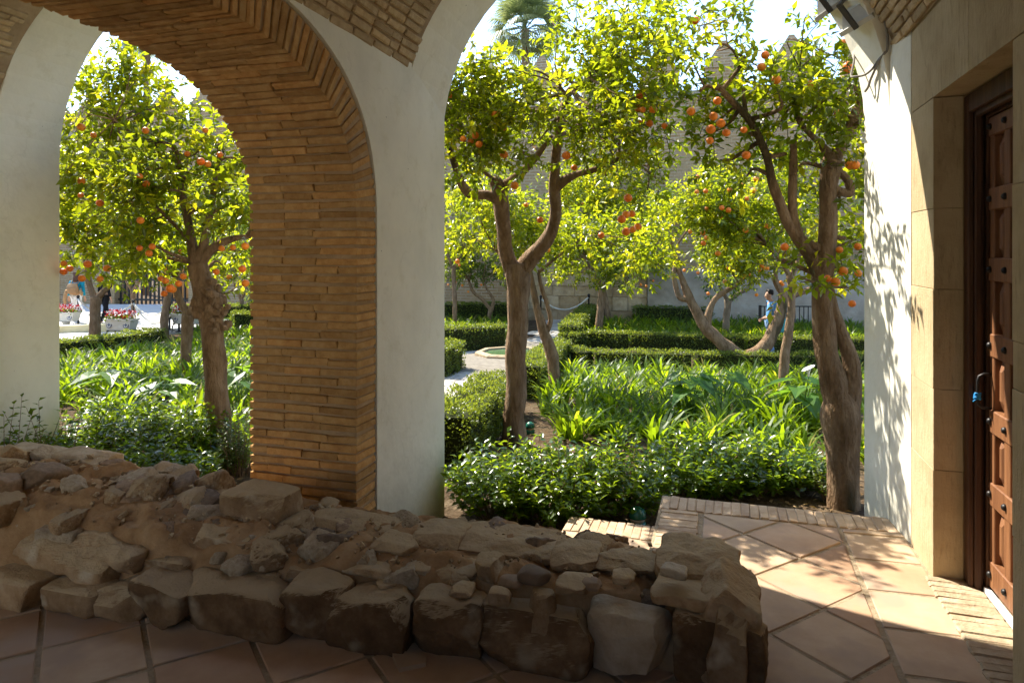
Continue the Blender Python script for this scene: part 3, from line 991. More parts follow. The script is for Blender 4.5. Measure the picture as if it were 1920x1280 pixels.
ST = [ # u0, u1, top, bottom, y, depth, material, roundness, relief, resolution
 (1268,1436,1172,1300,2.60,.36,'shaded_rubble',.25,.030,16),(1098,1252,1166,1268,2.66,.34,'pale_rubble',.05,.016,16),
 (885,1100,1160,1262,2.66,.30,'shaded_rubble',.25,.028,16),(772,892,1135,1238,2.65,.30,'shaded_rubble',.4,.028,16),
 (608,768,1120,1226,2.62,.32,'shaded_rubble',.45,.030,16),(520,626,1108,1196,2.60,.26,'shaded_rubble',.5,.026,16),
 (322,524,1105,1188,2.56,.28,'shaded_rubble',.12,.022,16),(238,340,1090,1172,2.53,.26,'shaded_rubble',.4,.026,16),
 (160,250,1085,1160,2.50,.24,'rubble',.5,.024,10),(60,172,1080,1150,2.46,.24,'rubble',.4,.026,10),(-70,75,1062,1145,2.43,.3,'rubble',.4,.028,10),
 (15,190,985,1095,2.54,.34,'rubble',.5,.040,16),(130,245,1005,1075,2.58,.24,'rubble',.6,.030,16),(-50,44,950,1020,2.62,.26,'pale_rubble',.55,.018,16),
 (42,125,962,1030,2.66,.24,'rubble',.55,.024,10),(330,474,975,1045,2.78,.34,'rubble',.2,.026,16),(255,345,1030,1070,2.66,.2,'rubble',.45,.02,10),
 (412,518,912,985,2.98,.28,'rubble',.15,.022,16),(95,177,842,897,3.08,.22,'pale_rubble',.25,.016,16),(-30,92,838,892,3.10,.28,'pale_rubble',.4,.02,16),
 (148,224,888,930,3.02,.2,'rubble',.2,.018,10),(228,330,905,950,3.02,.26,'rubble',.45,.024,10),(300,400,915,958,3.02,.24,'rubble',.45,.024,10),
 (532,750,974,1022,3.06,.24,'rubble',.2,.024,16),(756,852,990,1042,3.06,.24,'rubble',.35,.026,16),(845,1040,1003,1052,3.10,.26,'rubble',.3,.026,16),
 (1032,1115,1028,1072,3.04,.22,'rubble',.5,.02,16),(1120,1228,1043,1076,3.06,.2,'rubble',.4,.022,10),(1234,1384,1034,1096,3.0,.30,'rubble',.3,.034,16),
 (1305,1424,1088,1175,2.80,.28,'rubble',.35,.032,16),(1225,1335,1092,1140,2.82,.24,'rubble',.35,.026,10),(1330,1418,1130,1200,2.72,.25,'rubble',.4,.028,10),
 (555,642,1012,1042,2.94,.16,'rubble',.4,.016,10),(636,728,1045,1090,2.80,.2,'rubble',.5,.022,10),(520,600,1056,1092,2.74,.18,'rubble',.5,.02,10),
 (815,888,1058,1090,2.86,.16,'rubble',.4,.018,10),(884,932,1046,1092,2.86,.13,'rubble',.3,.016,10),(986,1036,1112,1150,2.72,.12,'rubble',.5,.014,10),
 (690,765,1010,1050,2.92,.2,'rubble',.4,.02,10),(1040,1100,1085,1118,2.78,.14,'rubble',.5,.014,10),(470,530,1008,1040,2.9,.16,'rubble',.4,.018,10),
 (590,650,1086,1112,2.72,.12,'rubble',.5,.014,6),(445,510,1065,1098,2.70,.14,'rubble',.45,.016,10),(170,235,930,965,2.85,.16,'rubble',.4,.018,10)]
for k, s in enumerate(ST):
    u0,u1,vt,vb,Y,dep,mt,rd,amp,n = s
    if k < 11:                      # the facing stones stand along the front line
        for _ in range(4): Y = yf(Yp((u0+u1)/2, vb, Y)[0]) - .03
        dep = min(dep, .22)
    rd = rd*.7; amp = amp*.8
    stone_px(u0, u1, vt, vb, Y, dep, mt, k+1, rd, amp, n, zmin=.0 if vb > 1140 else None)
# rounded cobbles and squared fragments bedded in the top
for k, (u0,u1,vt,vb,Y,dep,mt,rd) in enumerate([
  (968,1028,1066,1100,2.80,.10,'pebble',.95),(932,975,1082,1104,2.80,.08,'pebble',.9),(914,951,1106,1136,2.70,.07,'rubble',.02),
  (1240,1288,1064,1086,2.86,.09,'pale_rubble',.0),(35,75,868,895,2.95,.09,'pebble',.8),(45,85,945,978,2.75,.1,'pebble',.8),
  (60,82,898,908,2.95,.06,'pebble',.95),(4,60,905,918,2.92,.06,'pebble',.95),(120,150,905,922,2.95,.06,'pebble',.9),(78,100,905,914,2.95,.05,'pebble',.9),
  (250,290,962,985,2.8,.09,'rubble',.5),(180,222,972,995,2.72,.09,'rubble',.4),(465,512,1046,1066,2.74,.08,'pale_rubble',.1),(760,800,1060,1078,2.85,.08,'rubble',.4),
  (1140,1190,1075,1096,2.9,.09,'rubble',.4),(1090,1125,1092,1108,2.82,.08,'pebble',.8),(700,735,1092,1110,2.74,.08,'rubble',.4),(840,880,1098,1120,2.72,.09,'rubble',.4)]):
    stone_px(u0, u1, vt, vb, Y, dep, mt, 200+k, rd, .008, 6)
def gravel_on_rubble():
    rnd = random.Random(2); m = MB()
    base = [(0,0,.8),(.9,0,0),(.28,.85,0),(-.73,.53,0),(-.73,-.53,0),(.28,-.85,0),(0,0,-.5)]
    Fb = [(0,1,2),(0,2,3),(0,3,4),(0,4,5),(0,5,1),(6,2,1),(6,3,2),(6,4,3),(6,5,4),(6,1,5)]
    for _ in range(520):
        x = rnd.uniform(-4.6, .05); y = yf(x) + rnd.uniform(.2, .7)
        s = rnd.choice((.006,.008,.011,.016,.022))*rnd.uniform(.7, 1.3)
        p = Vector((x*3.2, y*3.2, 1.0)); h = core_h(x, y)
        z = h + .050*noise.fractal(p*1.5, .9, 2.1, 6) - .045*abs(noise.noise(p*1.1)) + .02 + .018*.25*noise.noise(p*6)
        rot = Euler((rnd.uniform(0,6), rnd.uniform(0,6), rnd.uniform(0,6))).to_matrix()
        m.add([rot @ Vector([c*s*rnd.uniform(.7,1.2) for c in b]) + Vector((x, y, z)) for b in base], Fb)
    tag(m.put('gravel', M['rubble'], rub), kind='stuff')
gravel_on_rubble()
def bedded_stones():
    rnd = random.Random(44); shapes = []
    for k in range(10):
        V, F = stone_verts((1, rnd.uniform(.6,1), rnd.uniform(.35,.65)), 10, rnd.uniform(.15,.8), 300+k, .07)
        for mt in ('rubble', 'rubble', 'pebble', 'pale_rubble')[:4]:
            shapes.append(new_mesh('stone', [tuple(v) for v in V], F, M[mt], True))
    for k in range(170):
        x = rnd.uniform(-4.5, .02); y = yf(x) + rnd.uniform(.16, .8)
        if x > -1.6 and rnd.random() < .6: continue
        s = rnd.choice((.05,.06,.08,.10,.14,.18,.22))*rnd.uniform(.8, 1.3)
        h = float(core_h(x, y))
        o = link('stone', rnd.choice(shapes), rub, Vector((x, y, h - .004 - s*.08)) - Vector(rub.location), (rnd.uniform(-.4,.4), rnd.uniform(-.4,.4), rnd.uniform(0,6)))
        o.scale = (s, s, s)
bedded_stones()
def shard():
    pts = [Yp(0,0,1)]*0
    def fl(u, v, z):
        Z = (HC - z)*FPX/(v - HOR); return P(u, v, Z)
    poly = [fl(735,1222,.02), fl(742,1216,.02), fl(800,1228,.02), fl(799,1240,.02), fl(748,1252,.02)]
    V = [tuple(p) for p in poly] + [(p[0], p[1], .001) for p in poly]; n = 5
    F = [tuple(range(n-1,-1,-1)), tuple(range(n, 2*n))] + [(i,(i+1)%n,n+(i+1)%n,n+i) for i in range(n)]
    tag(addw('tile_shard', V, F, M['tile']), 'broken triangular terracotta piece lying at the foot of the rubble', 'tile')
shard()

# ================================================================== leaves and plants
def unit(a): return a/np.maximum(1e-9, np.linalg.norm(a, axis=-1, keepdims=True))
def leaf_arrays(pos, d, nrm, L_, W, fold=.12, droop=.12):
    d = unit(d); side = unit(np.cross(d, nrm)); n = np.cross(side, d)
    L_ = L_[:, None]; W = W[:, None]
    b = pos; c = pos + d*L_*.48 - n*L_*fold*.35; t = pos + d*L_ - n*L_*droop
    l = pos + d*L_*.42 + side*W*.5 + n*L_*fold*.5; r = pos + d*L_*.42 - side*W*.5 + n*L_*fold*.5
    V = np.stack([b, l, c, r, t], 1).reshape(-1, 3)
    N_ = len(pos); k = np.arange(N_)[:, None]*5
    F = np.concatenate([k+np.array([0,2,1]), k+np.array([0,3,2]), k+np.array([1,2,4]), k+np.array([2,3,4])], 1).reshape(-1, 3)
    return V, F
def leaf_mesh(name, V, F, tint, mat, per=5):
    me = new_mesh(name, V, F, mat)
    a = me.attributes.new('tint', 'FLOAT', 'POINT')
    a.data.foreach_set('value', np.repeat(tint, per).astype(np.float32))
    return me
def twig_leaves(c, r, ntw, rng, Ls=(.075,.115), per=10, tl=(.16,.30), up=.35, squash=(1,1,.85), young=.2, droop=.35, shell=.55):
    """leaf sprays filling blobs: returns leaf arrays and the twig segments"""
    q = unit(rng.normal(size=(ntw, 3)))*(rng.random((ntw, 1))**shell)*np.array(squash)
    base = c + q*r
    td = unit(q*.8 + np.array([0, 0, up]) + rng.normal(size=(ntw, 3))*.55)
    tlen = rng.uniform(*tl, size=ntw)
    t = (np.arange(per)+.5)/per
    pos = base[:, None] + td[:, None]*tlen[:, None, None]*t[None, :, None]
    perp1 = unit(np.cross(td, rng.normal(size=(ntw, 3)))); perp2 = np.cross(td, perp1)
    ang = np.arange(per)*2.4
    rad = perp1[:, None]*np.cos(ang)[None, :, None] + perp2[:, None]*np.sin(ang)[None, :, None]
    d = td[:, None]*(.25 + .75*t[None, :, None]) + rad*.9 + np.array([0, 0, -droop]) + rng.normal(size=pos.shape)*.15
    nrm = np.array([0, 0, 1.]) + rng.normal(size=pos.shape)*.55
    yg = (rng.random(ntw) < young)
    tint = np.clip(rng.normal(.29, .17, size=(ntw, per)) + yg[:, None]*.42 + .12*t[None, :], 0, 1)
    N_ = ntw*per
    L_ = rng.uniform(*Ls, size=N_); 
    return pos.reshape(-1,3), d.reshape(-1,3), nrm.reshape(-1,3), L_, tint.reshape(-1), base, base + td*tlen[:, None]

def nearA(bl): return [(u, v, (dz if abs(dz) > .95 else -.95 + dz*1.1), r*.92) for u, v, dz, r in bl]
def fixC(bl): return [(u, v, (.55 if v < 215 else dz if u > 230 else abs(dz)*.8 + .25), r) for u, v, dz, r in bl]
def build_tree(name, label, base_px, trunk, limbs, blobs, ntw, mat=LEAF, bark='bark', Ls=(.075,.115), group=None, oranges=(), per=10,
               cat='tree', burls=(), twigs=True, seed=0, Z=None, ora_r=.040, spread=.9, connect=True, omesh=None, lean=0.0):
    """trunk/limbs: rows (u, v, width in px, dz); blobs: rows (u, v, dz, radius m)"""
    rng = np.random.default_rng(100 + seed); rnd = random.Random(seed)
    b = G(*base_px); Zb = depth(b) if Z is None else Z
    t = thing(name, label, cat, (b[0], b[1], b[2]), group)
    wood = MB()
    nodes = []
    def rows(pts):
        out = []
        for q in pts:
            u, v, w = q[:3]; dz = (q[3] if len(q) > 3 else 0) + lean*min(1, max(0, (500 - v)/330))
            p = P(u, v, Zb + dz); out.append((*p, max(.004, w*.41*(Zb + dz)/FPX)))
        return out
    tr = rows(trunk); tr[0] = (tr[0][0], tr[0][1], min(tr[0][2], b[2]) - .06, tr[0][3])
    for pts in [tr] + [rows(l) for l in limbs]:
        s = smooth_path(pts, 4)
        s[:, :3] += np.array([[noise.noise(Vector(q[:3])*4 + Vector((k, seed, 0)))*q[3]*.14 for k in range(3)] for q in s])
        wood.tube([q[:3] for q in s], [q[3] for q in s], 10 if pts is tr else 7, True, .22)
        nodes += [tuple(q) for q in s]
    for (u, v, w) in burls:
        c = Vector(P(u, v, Zb - .02))
        for k in range(46):
            o = Vector((rnd.gauss(0,1), rnd.gauss(0,1), rnd.gauss(0,1.2)))*w*.30*Zb/FPX
            Vb, Fb = stone_verts((w*rnd.uniform(.22,.5)*Zb/FPX,)*3, 4, .8, k+3, w*.035*Zb/FPX)
            wood.add([Vector(q) + c + o for q in Vb], Fb)
    NA = np.array(nodes)
    ps, ds, ns, Lz, ti = [], [], [], [], []
    tw = MB()
    for (u, v, dz, r) in blobs:
        c = P(u, v, Zb + dz)
        n_ = max(6, int(ntw*r*r))
        pos, d, nrm, L_, tint, tb, te = twig_leaves(c, r, n_, rng, Ls, per)
        ps.append(pos); ds.append(d); ns.append(nrm); Lz.append(L_); ti.append(tint)
        if connect:
            k = np.argmin(((NA[:, :3]-c)**2).sum(1) - NA[:, 3]*2); a = Vector(NA[k, :3]); e = Vector(c)
            if .15 < (e-a).length < 2.2:
                mid = a.lerp(e, .5) + Vector((rnd.gauss(0,.08), rnd.gauss(0,.08), rnd.gauss(.04,.06)))
                r0 = min(.022, NA[k,3]*.7)
                q = smooth_path([(*a, r0), (*mid, r0*.7), (*e, .005)], 4)
                wood.tube([x[:3] for x in q], [x[3] for x in q], 5, True, .2)
        if twigs:
            for i in range(0, n_, 2):
                cc = Vector(c)
                m1 = cc.lerp(Vector(tb[i]), rnd.uniform(.2,.5)) + Vector((rnd.gauss(0,.03),)*3)
                tw.tube([m1, tb[i], te[i]], [.0045, .0035, .0018], 3, False)
    wood.put('trunk', M[bark], t, True)
    if tw.V: tag(tw.put('twigs', M['twig'], t), kind='stuff')
    pos = np.concatenate(ps); L_ = np.concatenate(Lz)
    V, F = leaf_arrays(pos, np.concatenate(ds), np.concatenate(ns), L_, L_*rng.uniform(.42, .56, len(L_)))
    me = leaf_mesh('crown', V - np.array(t.location), F, np.concatenate(ti), mat)
    o = link('crown', me, t); o['kind'] = 'stuff'
    for (u, v, *dz) in oranges:
        p = P(u + rnd.uniform(-7,7), v + rnd.uniform(-8,8), Zb + (dz[0] if dz else rnd.uniform(-.8, -.2)) + rnd.uniform(-.15,.15))
        oo = link('orange', omesh or ORANGE, t, Vector(p) - Vector(t.location), (rnd.uniform(-.3,.3), rnd.uniform(-.3,.3), rnd.uniform(0,6)))
        s = rnd.uniform(.8, 1.14); oo.scale = (s, s, s*.95)
    return t
def sphere_mesh(name, r, mat, nu=14, nv=9):
    prof = [(max(.0006, r*math.sin(math.pi*k/nv)), -r*math.cos(math.pi*k/nv)) for k in range(nv+1)]
    prof[-1] = (r*.05, r*.965); prof[-2] = (prof[-2][0], prof[-2][1]*1.0)
    m = MB(); m.lathe(prof, n=nu)
    return new_mesh(name, m.V, m.F, mat, True)
ORANGE = sphere_mesh('orange', .0345, M['orange_skin'])

# ---- the three near orange trees
rr = random.Random(31)
def B(lst, spread=.55): return [(u, v, (d[0] if d else rr.uniform(-spread, spread)), r) for u, v, r, *d in lst]
build_tree('orange_tree', 'orange tree with a thick straight trunk forking low, in the middle of right arch', (962, 832),
  [(963,838,60),(965,780,52),(968,700,47),(969,620,47),(970,560,50),(970,515,60),(969,492,58)],
  [[(960,505,40),(948,465,34),(944,420,34),(941,385,36),(936,350,36),(925,335,26)],
   [(940,380,24),(915,366,24),(885,366,24),(868,350,22),(855,315,18),(843,275,14),(835,235,11),(828,190,8)],
   [(936,352,24),(965,335,22),(990,312,18),(1008,290,15),(1035,255,9)],
   [(978,508,44),(1000,480,36),(1022,455,33),(1037,425,30),(1041,385,28),(1040,340,26),(1043,290,22),(1050,235,20),(1060,190,19),(1072,168,20),(1095,155,17),(1120,146,15),(1150,128,10),(1185,120,7)],
   [(1040,355,26),(1058,338,24),(1085,326,15),(1115,318,14),(1150,303,12),(1172,294,11),(1210,318,7),(1245,345,5)],
   [(1150,304,9),(1135,322,7),(1138,330,5)],
   [(1062,180,12),(1052,165,9),(1047,150,7),(1040,120,4)],
   [(1045,250,14),(1075,250,14,.3),(1092,225,12,.3),(1100,190,10,.4),(1130,165,7,.4)]],
  nearA(B([(850,168,.28),(885,200,.42),(860,245,.34),(925,188,.34),(960,215,.42),(905,265,.36),(1000,170,.28),(1035,40,.16),(950,150,.18),(1062,128,.32),
     (1100,70,.42),(1150,95,.42),(1195,60,.40),(1175,140,.38),(1235,85,.40),(1270,45,.28),(1250,135,.32),(1215,185,.36),(1160,205,.34),
     (1185,245,.36),(1240,235,.32),(1100,265,.30),(1145,270,.30),(1000,255,.30),(915,305,.32),(870,310,.30),(980,285,.26),(1230,290,.28),(1120,20,.22),(1190,10,.2),(870,195,.3,.4),(1215,355,.26),(1165,350,.22,.3),(1100,130,.28,-1.0),(1200,170,.28,-1.25),(880,185,.24,-1.1),(880,210,.26,-1.0),(790,90,.34,-1.2),(800,180,.3,-1.4),(845,125,.26,-1.4),(770,140,.34,-1.3),(810,230,.3,-1.2),(740,120,.34,-1.2),(1170,250,.3,-1.7),(1160,180,.3,-1.65),(1185,110,.28,-1.6),(1150,290,.22,-1.7),(1180,45,.26,-1.5),(890,140,.25,-1.5),(905,118,.2,-1.75),(950,128,.16,-1.8),(985,215,.25,-1.6),(1010,265,.18,-1.7),(930,245,.2,-1.6),(860,245,.25,-1.6),(955,195,.22,-1.5),(1000,190,.24,-1.45),(905,200,.24,-1.35),(1090,240,.26,-1.6),(1140,215,.24,-1.5)], .6)),
  205, per=11, seed=1, lean=-.8, Ls=(.066,.104),
  oranges=[(929,214,-1.55),(937,217,-1.52),(866,268,-1.58),(877,270,-1.55),(886,256,-1.55),(894,269,-1.52),(944,284,-1.49),(946,238,-1.43),(1068,298,-1.55),(1071,312,-1.55),(964,350,-1.49),
    (1198,201,-1.61),(1208,201,-1.61),(1222,199,-1.58),(1193,187,-1.55),(1205,229,-1.55),(1218,227,-1.55),(1240,231,-1.52),(1182,367,-1.67),(1161,404,-1.67),(1173,404,-1.55),(1187,405,-1.49),(1196,426,-1.52),(1184,430,-1.55),(1173,432,-1.49),(1130,445,-1.43),(1012,413,-1.43),(848,172,-1.49),(1262,150,-1.43)])
build_tree('orange_tree', 'orange tree with a swollen two-stemmed trunk right beside the right-hand white jamb', (1582, 950),
  [(1582,960,78),(1581,900,66),(1580,840,70),(1579,790,84),(1577,755,76),(1575,728,40)],
  [[(1576,800,66),(1569,745,62),(1556,690,56),(1547,640,52),(1543,580,48),(1542,520,46),(1549,460,42),(1553,400,40),(1552,350,40),(1557,310,42),(1558,288,34)],
   [(1583,800,58),(1592,740,50),(1597,690,42),(1590,655,38),(1575,620,32),(1562,580,28),(1556,540,20)],
   [(1540,520,36),(1520,478,32),(1495,445,28),(1476,415,26),(1462,380,24),(1448,340,22),(1438,295,20),(1422,255,19),(1405,225,17),(1380,198,15),(1352,168,13),(1345,160,9)],
   [(1352,170,11),(1370,150,9),(1385,130,9),(1397,108,8)],[(1350,168,9),(1325,162,8),(1312,172,7)],[(1385,130,7),(1378,100,6),(1358,83,5),(1325,80,4),(1323,50,3)],
   [(1500,450,26),(1488,415,24),(1485,370,22),(1487,320,20),(1488,272,16),(1490,262,10)],
   [(1558,300,24),(1540,272,18),(1520,252,14),(1498,228,12),(1491,195,10),(1495,162,8),(1500,130,5)],
   [(1562,300,32),(1578,272,30),(1592,246,28),(1606,215,26),(1622,180,22),(1640,140,16)],
   [(1556,352,24),(1578,360,22),(1594,362,20),(1590,340,18),(1574,322,16),(1572,305,12)],
   [(1498,228,8),(1530,200,7),(1558,184,6),(1590,195,5)],
   [(1545,470,24),(1515,455,20),(1480,430,12,.2)]],
  B([(1310,50,.14),(1345,25,.12),(1385,20,.12),(1300,105,.17),(1375,75,.13),(1430,130,.22),(1395,145,.18),(1460,175,.26),(1415,190,.22),(1500,95,.15),(1530,45,.13),(1540,145,.24),
     (1500,180,.24),(1575,110,.22),(1590,160,.22),(1560,205,.26),(1515,230,.22),(1460,235,.24),(1400,260,.22),(1345,230,.22),(1320,190,.2),(1310,260,.18),(1440,290,.2),(1590,250,.22),
     (1600,310,.22),(1520,290,.22,.3),(1575,390,.22,.2),(1600,450,.22),(1585,500,.2),(1600,540,.16),(1565,450,.18,.3),(1490,330,.2,.4),(1400,330,.2,.4),(1350,300,.18,.3),(1500,520,.14),(1480,500,.14,.2),
     (1660,200,.35,.1),(1690,320,.4,.2),(1670,120,.3)], .35),
  250, per=10, seed=2, Ls=(.07,.105),
  oranges=[(1299,37,0),(1457,145,-.35),(1428,108,-.1),(1432,131,-.1),(1520,165,-.3),(1585,89,-.3),(1582,133,-.2),(1290,208,-.1),(1343,215,-.3),(1353,231,-.32),(1346,190,-.2),(1337,243,-.3),(1335,262,-.3),(1357,252,-.3),
    (1398,240,-.25),(1398,297,-.2),(1566,210,-.3),(1597,303,-.3),(1593,314,-.25),(1610,463,-.3),(1578,468,-.2),(1578,510,-.3),(1608,509,-.3),(1557,525,-.3),(1566,535,-.35),(1598,562,-.3),(1467,465,-.2),(1584,132,-.1)])
build_tree('orange_tree', 'orange tree with a knobbly burred trunk seen through the left arch', (415, 862),
  [(414,872,62),(412,800,56),(407,730,52),(402,660,50),(396,600,50),(388,560,52),(377,520,46),(370,494,42)],
  [[(368,500,30),(360,460,24),(352,415,19),(343,370,16),(335,320,13),(332,290,12),(318,273,10),(290,264,9),(255,262,8),(240,245,7),(215,225,5)],
   [(372,496,32),(380,465,22),(387,430,18),(396,390,16),(403,345,14),(408,312,12),(412,270,8)],
   [(376,492,28),(392,470,22),(410,458,20),(440,447,15),(470,443,10)],[(365,470,12),(335,430,9),(300,395,7),(270,360,5)],[(395,400,10),(425,385,8),(455,380,6)],[(332,292,9),(305,300,7),(285,250,5)]],
  fixC(B([(165,190,.34),(200,165,.36),(235,145,.30),(270,175,.36),(310,200,.36),(345,240,.34),(385,270,.32),(140,250,.30),(180,240,.32),(225,215,.34),(265,240,.30),(300,280,.30),(150,320,.34),(200,300,.34),(245,320,.34),
     (135,390,.32),(185,370,.34),(235,380,.34),(285,350,.32),(330,330,.28),(375,330,.30),(420,300,.30),(440,350,.32),(460,300,.3),(150,450,.32),(200,440,.32),(250,430,.32),(300,420,.30),(340,400,.26),(430,410,.28),(465,400,.3),
     (150,474,.2),(195,490,.22),(240,485,.26),(300,500,.26),(330,480,.22),(280,455,.24),(420,500,.24),(455,470,.26),(440,540,.22,.4),(120,430,.3,.3),(110,340,.3,.2),(245,115,.14),(290,130,.14),(195,135,.16)], .6)),
  175, per=11, seed=3, burls=[(397,565,40),(408,598,30),(385,540,24)],
  oranges=[(159,246,-.6),(174,251,-.6),(269,245,-.4),(158,332,-.6),(152,371,-.6),(271,339,-.6),(265,334,-.5),(257,418,-.55),(260,472,-.6),(277,468,-.5),(284,470,-.5),(133,501,-.4),(126,498,-.4),(158,522,-.5),(194,519,-.6),(168,500,-.5),(201,505,-.4),
    (316,534,-.5),(313,546,-.5),(330,525,-.5),(346,519,-.5),(312,519,-.5),(318,547,-.5),(459,463,-.5),(372,310,-.4),(384,307,-.4),(388,237,-.3),(407,292,-.3),(350,296,-.3),(190,380,-.2),(120,505,-.3),(303,522,-.3),(415,466,-.3),(430,470,-.3),(405,504,-.3),(460,500,-.4),(455,530,-.2)])
# ---- trees deeper in the garden
def auto_blobs(seed, boxes):
    r_ = random.Random(seed); out = []
    for u0, v0, u1, v1, n, rad, dzs in boxes:
        for _ in range(n):
            out.append((r_.uniform(u0, u1), r_.uniform(v0, v1), r_.uniform(-dzs, dzs), rad*r_.uniform(.8, 1.2)))
    return out
small_orange = sphere_mesh('orange', .042, M['orange_skin'], 9, 6)
def bg_tree(label, base, trunk, limbs, boxes, ntw, seed, oranges=(), mat=LEAF_FAR, bark='bark', per=9, Ls=(.09,.13), name='orange_tree'):
    return build_tree(name, label, base, trunk, limbs, auto_blobs(seed, boxes), ntw*3.0, mat, bark, Ls, 'orange trees deeper in the garden', oranges, per, seed=seed, twigs=False, omesh=small_orange)
bg_tree('leaning orange tree with a bent knotted stem just behind the thick middle trunk', (1042,755),
  [(1043,758,30),(1041,715,27),(1038,685,27),(1036,668,30),(1028,645,26),(1016,612,21),(1008,585,18),(1003,555,15),(998,530,12),(992,500,10)],
  [[(1022,630,14),(1032,600,12),(1026,570,11),(1016,540,9),(1010,510,8)],[(998,530,10),(960,500,8),(930,470,6)],[(1010,510,8),(1060,470,6),(1100,440,5)]],
  [(850,330,1080,470,9,.55,.7),(1030,400,1210,500,6,.5,.7)], 75, 11, [(853,492),(1021,470),(980,380)], LEAF, Ls=(.075,.11))
bg_tree('slim orange tree in the left bed with a stem forking at eye level', (348,716),
  [(349,716,26),(348,660,24),(351,610,25),(352,590,28)], [[(351,592,20),(340,570,16),(332,545,14),(330,520,12)],[(353,592,18),(364,565,15),(372,535,13),(380,500,10)]],
  [(240,400,460,520,11,.5,.8),(150,330,330,470,6,.5,.8)], 75, 12, [(271,340),(318,500),(345,470),(436,520)], LEAF, Ls=(.075,.11))
bg_tree('orange tree whose thin trunk rises in front of the walking couple at the far left', (178,656),
  [(178,657,23),(177,620,22),(178,580,23),(180,555,26)], [[(178,560,16),(168,535,13),(163,505,12),(158,470,9)],[(183,558,15),(205,535,12),(235,515,10),(270,500,8)]],
  [(110,290,330,450,16,.58,.9)], 60, 13, [(137,500),(205,506),(239,480)], LEAF)
bg_tree('rough-barked orange tree behind the rope barrier in the left arch', (309,634), [(309,635,17),(308,600,18),(312,570,16),(318,545,16)], [[(316,550,10),(300,520,8)],[(318,548,10),(335,520,8)]],
  [(250,360,450,500,9,.75,1.0)], 45, 14, [(400,505),(380,520)], LEAF_FAR)
bg_tree('dark orange tree with two limbs spread in a wide V, in front of the man', (1398,690),
  [(1398,695,44),(1398,680,44),(1397,668,42)],
  [[(1400,676,36),(1378,662,34),(1350,640,30),(1322,612,27),(1304,580,23),(1290,552,19),(1280,525,15),(1270,500,11),(1262,470,8)],[(1296,562,16),(1276,558,14),(1268,540,12),(1263,515,10),(1268,490,8)],
   [(1326,612,18),(1329,585,15),(1342,560,13),(1362,545,12),(1385,530,10),(1402,512,8)],
   [(1396,674,38),(1420,662,34),(1444,635,30),(1458,600,26),(1466,570,22),(1468,550,20),(1460,538,16),(1454,522,13),(1455,500,10)],[(1468,558,18),(1490,552,16),(1512,545,14),(1525,540,12)]],
  [(1255,390,1420,495,11,.6,.8),(1450,420,1560,495,6,.5,.8)], 70, 15, [(1283,512),(1303,514),(1359,530),(1390,524),(1404,515),(1330,548),(1414,548),(1365,508),(1467,528),(1473,528),(1425,498),(1430,505),(1437,502),(1416,492),(1443,495)], LEAF, Ls=(.085,.12))
bg_tree('slender orange tree with a pale bare stem, right of the V-shaped tree', (1470,752),
  [(1470,756,24),(1469,715,22),(1470,680,22),(1474,650,21),(1480,615,20),(1484,580,19),(1484,545,18),(1482,515,19)], [[(1482,520,12),(1465,490,10),(1440,460,8)],[(1484,520,12),(1500,480,9),(1510,440,7)]],
  [(1280,330,1520,480,15,.46,.6)], 85, 16, [(1300,384),(1330,364),(1353,364),(1375,362),(1409,363),(1406,378),(1376,384),(1330,398),(1340,388),(1356,393),(1355,408),(1365,411),(1326,448),(1317,463),(1350,475),(1318,435),(1395,425),(1300,365),(1370,395),(1290,430),(1420,340),(1440,420),(1310,330),(1385,348)], LEAF, Ls=(.075,.11))
bg_tree('pale-stemmed young orange tree standing in the far green bed, left of the man', (1362,642), [(1361,643,16),(1361,610,16),(1364,580,16),(1366,562,18)], [[(1366,565,10),(1352,540,8),(1345,515,7)],[(1367,565,10),(1385,550,9),(1405,540,8),(1407,520,7)]],
  [(1320,440,1420,525,6,.55,.7)], 45, 17, [(1345,505),(1390,500)], bark='bark_grey')
bg_tree('straight slim orange tree beside the path hedge, left one of a close pair', (1121,628), [(1121,629,19),(1124,595,18),(1127,560,17),(1130,535,17)], [[(1130,540,10),(1112,510,8)],[(1131,540,10),(1150,510,8)]],
  [(1030,300,1250,515,26,.66,1.0)], 58, 18, [(1180,350),(1090,380),(1210,420),(1130,330),(1060,430),(1242,516),(1226,528),(1216,532),(1198,530)], LEAF)
bg_tree('darker orange tree just behind the slim pair by the path', (1139,606), [(1139,607,15),(1137,575,15),(1131,545,14)], [[(1132,548,9),(1120,520,7)],[(1131,545,9),(1145,515,7)]],
  [(1080,380,1260,500,9,.8,1.0)], 40, 19, [(1250,520)])
bg_tree('small dark orange tree with a forked stem in the shaded bed left of the trunk', (918,612), [(918,613,13),(919,590,12),(921,578,13)], [[(920,580,10),(905,562,8),(888,548,7),(880,528,6)],[(922,580,9),(925,562,8),(915,545,6),(905,525,5)]],
  [(845,440,950,535,8,.62,.8)], 50, 20, [(835,535),(845,540),(852,532),(866,536),(880,553),(897,542)])
bg_tree('thin straight orange tree at the edge of the white pier', (852,620), [(852,622,10),(853,580,10),(851,530,10),(850,500,9)], [[(850,505,7),(838,475,6)],[(850,505,7),(868,470,6)]],
  [(832,370,930,490,7,.7,.8)], 45, 21, [(868,500)], LEAF)
bg_tree('orange tree with a dense dark crown before the rampart at right', (1570,612), [(1570,613,12),(1570,590,12),(1568,565,12)], [[(1568,568,8),(1555,540,7)],[(1568,568,8),(1585,540,7)]],
  [(1500,330,1640,520,10,.75,.9)], 40, 22, [(1590,470)])
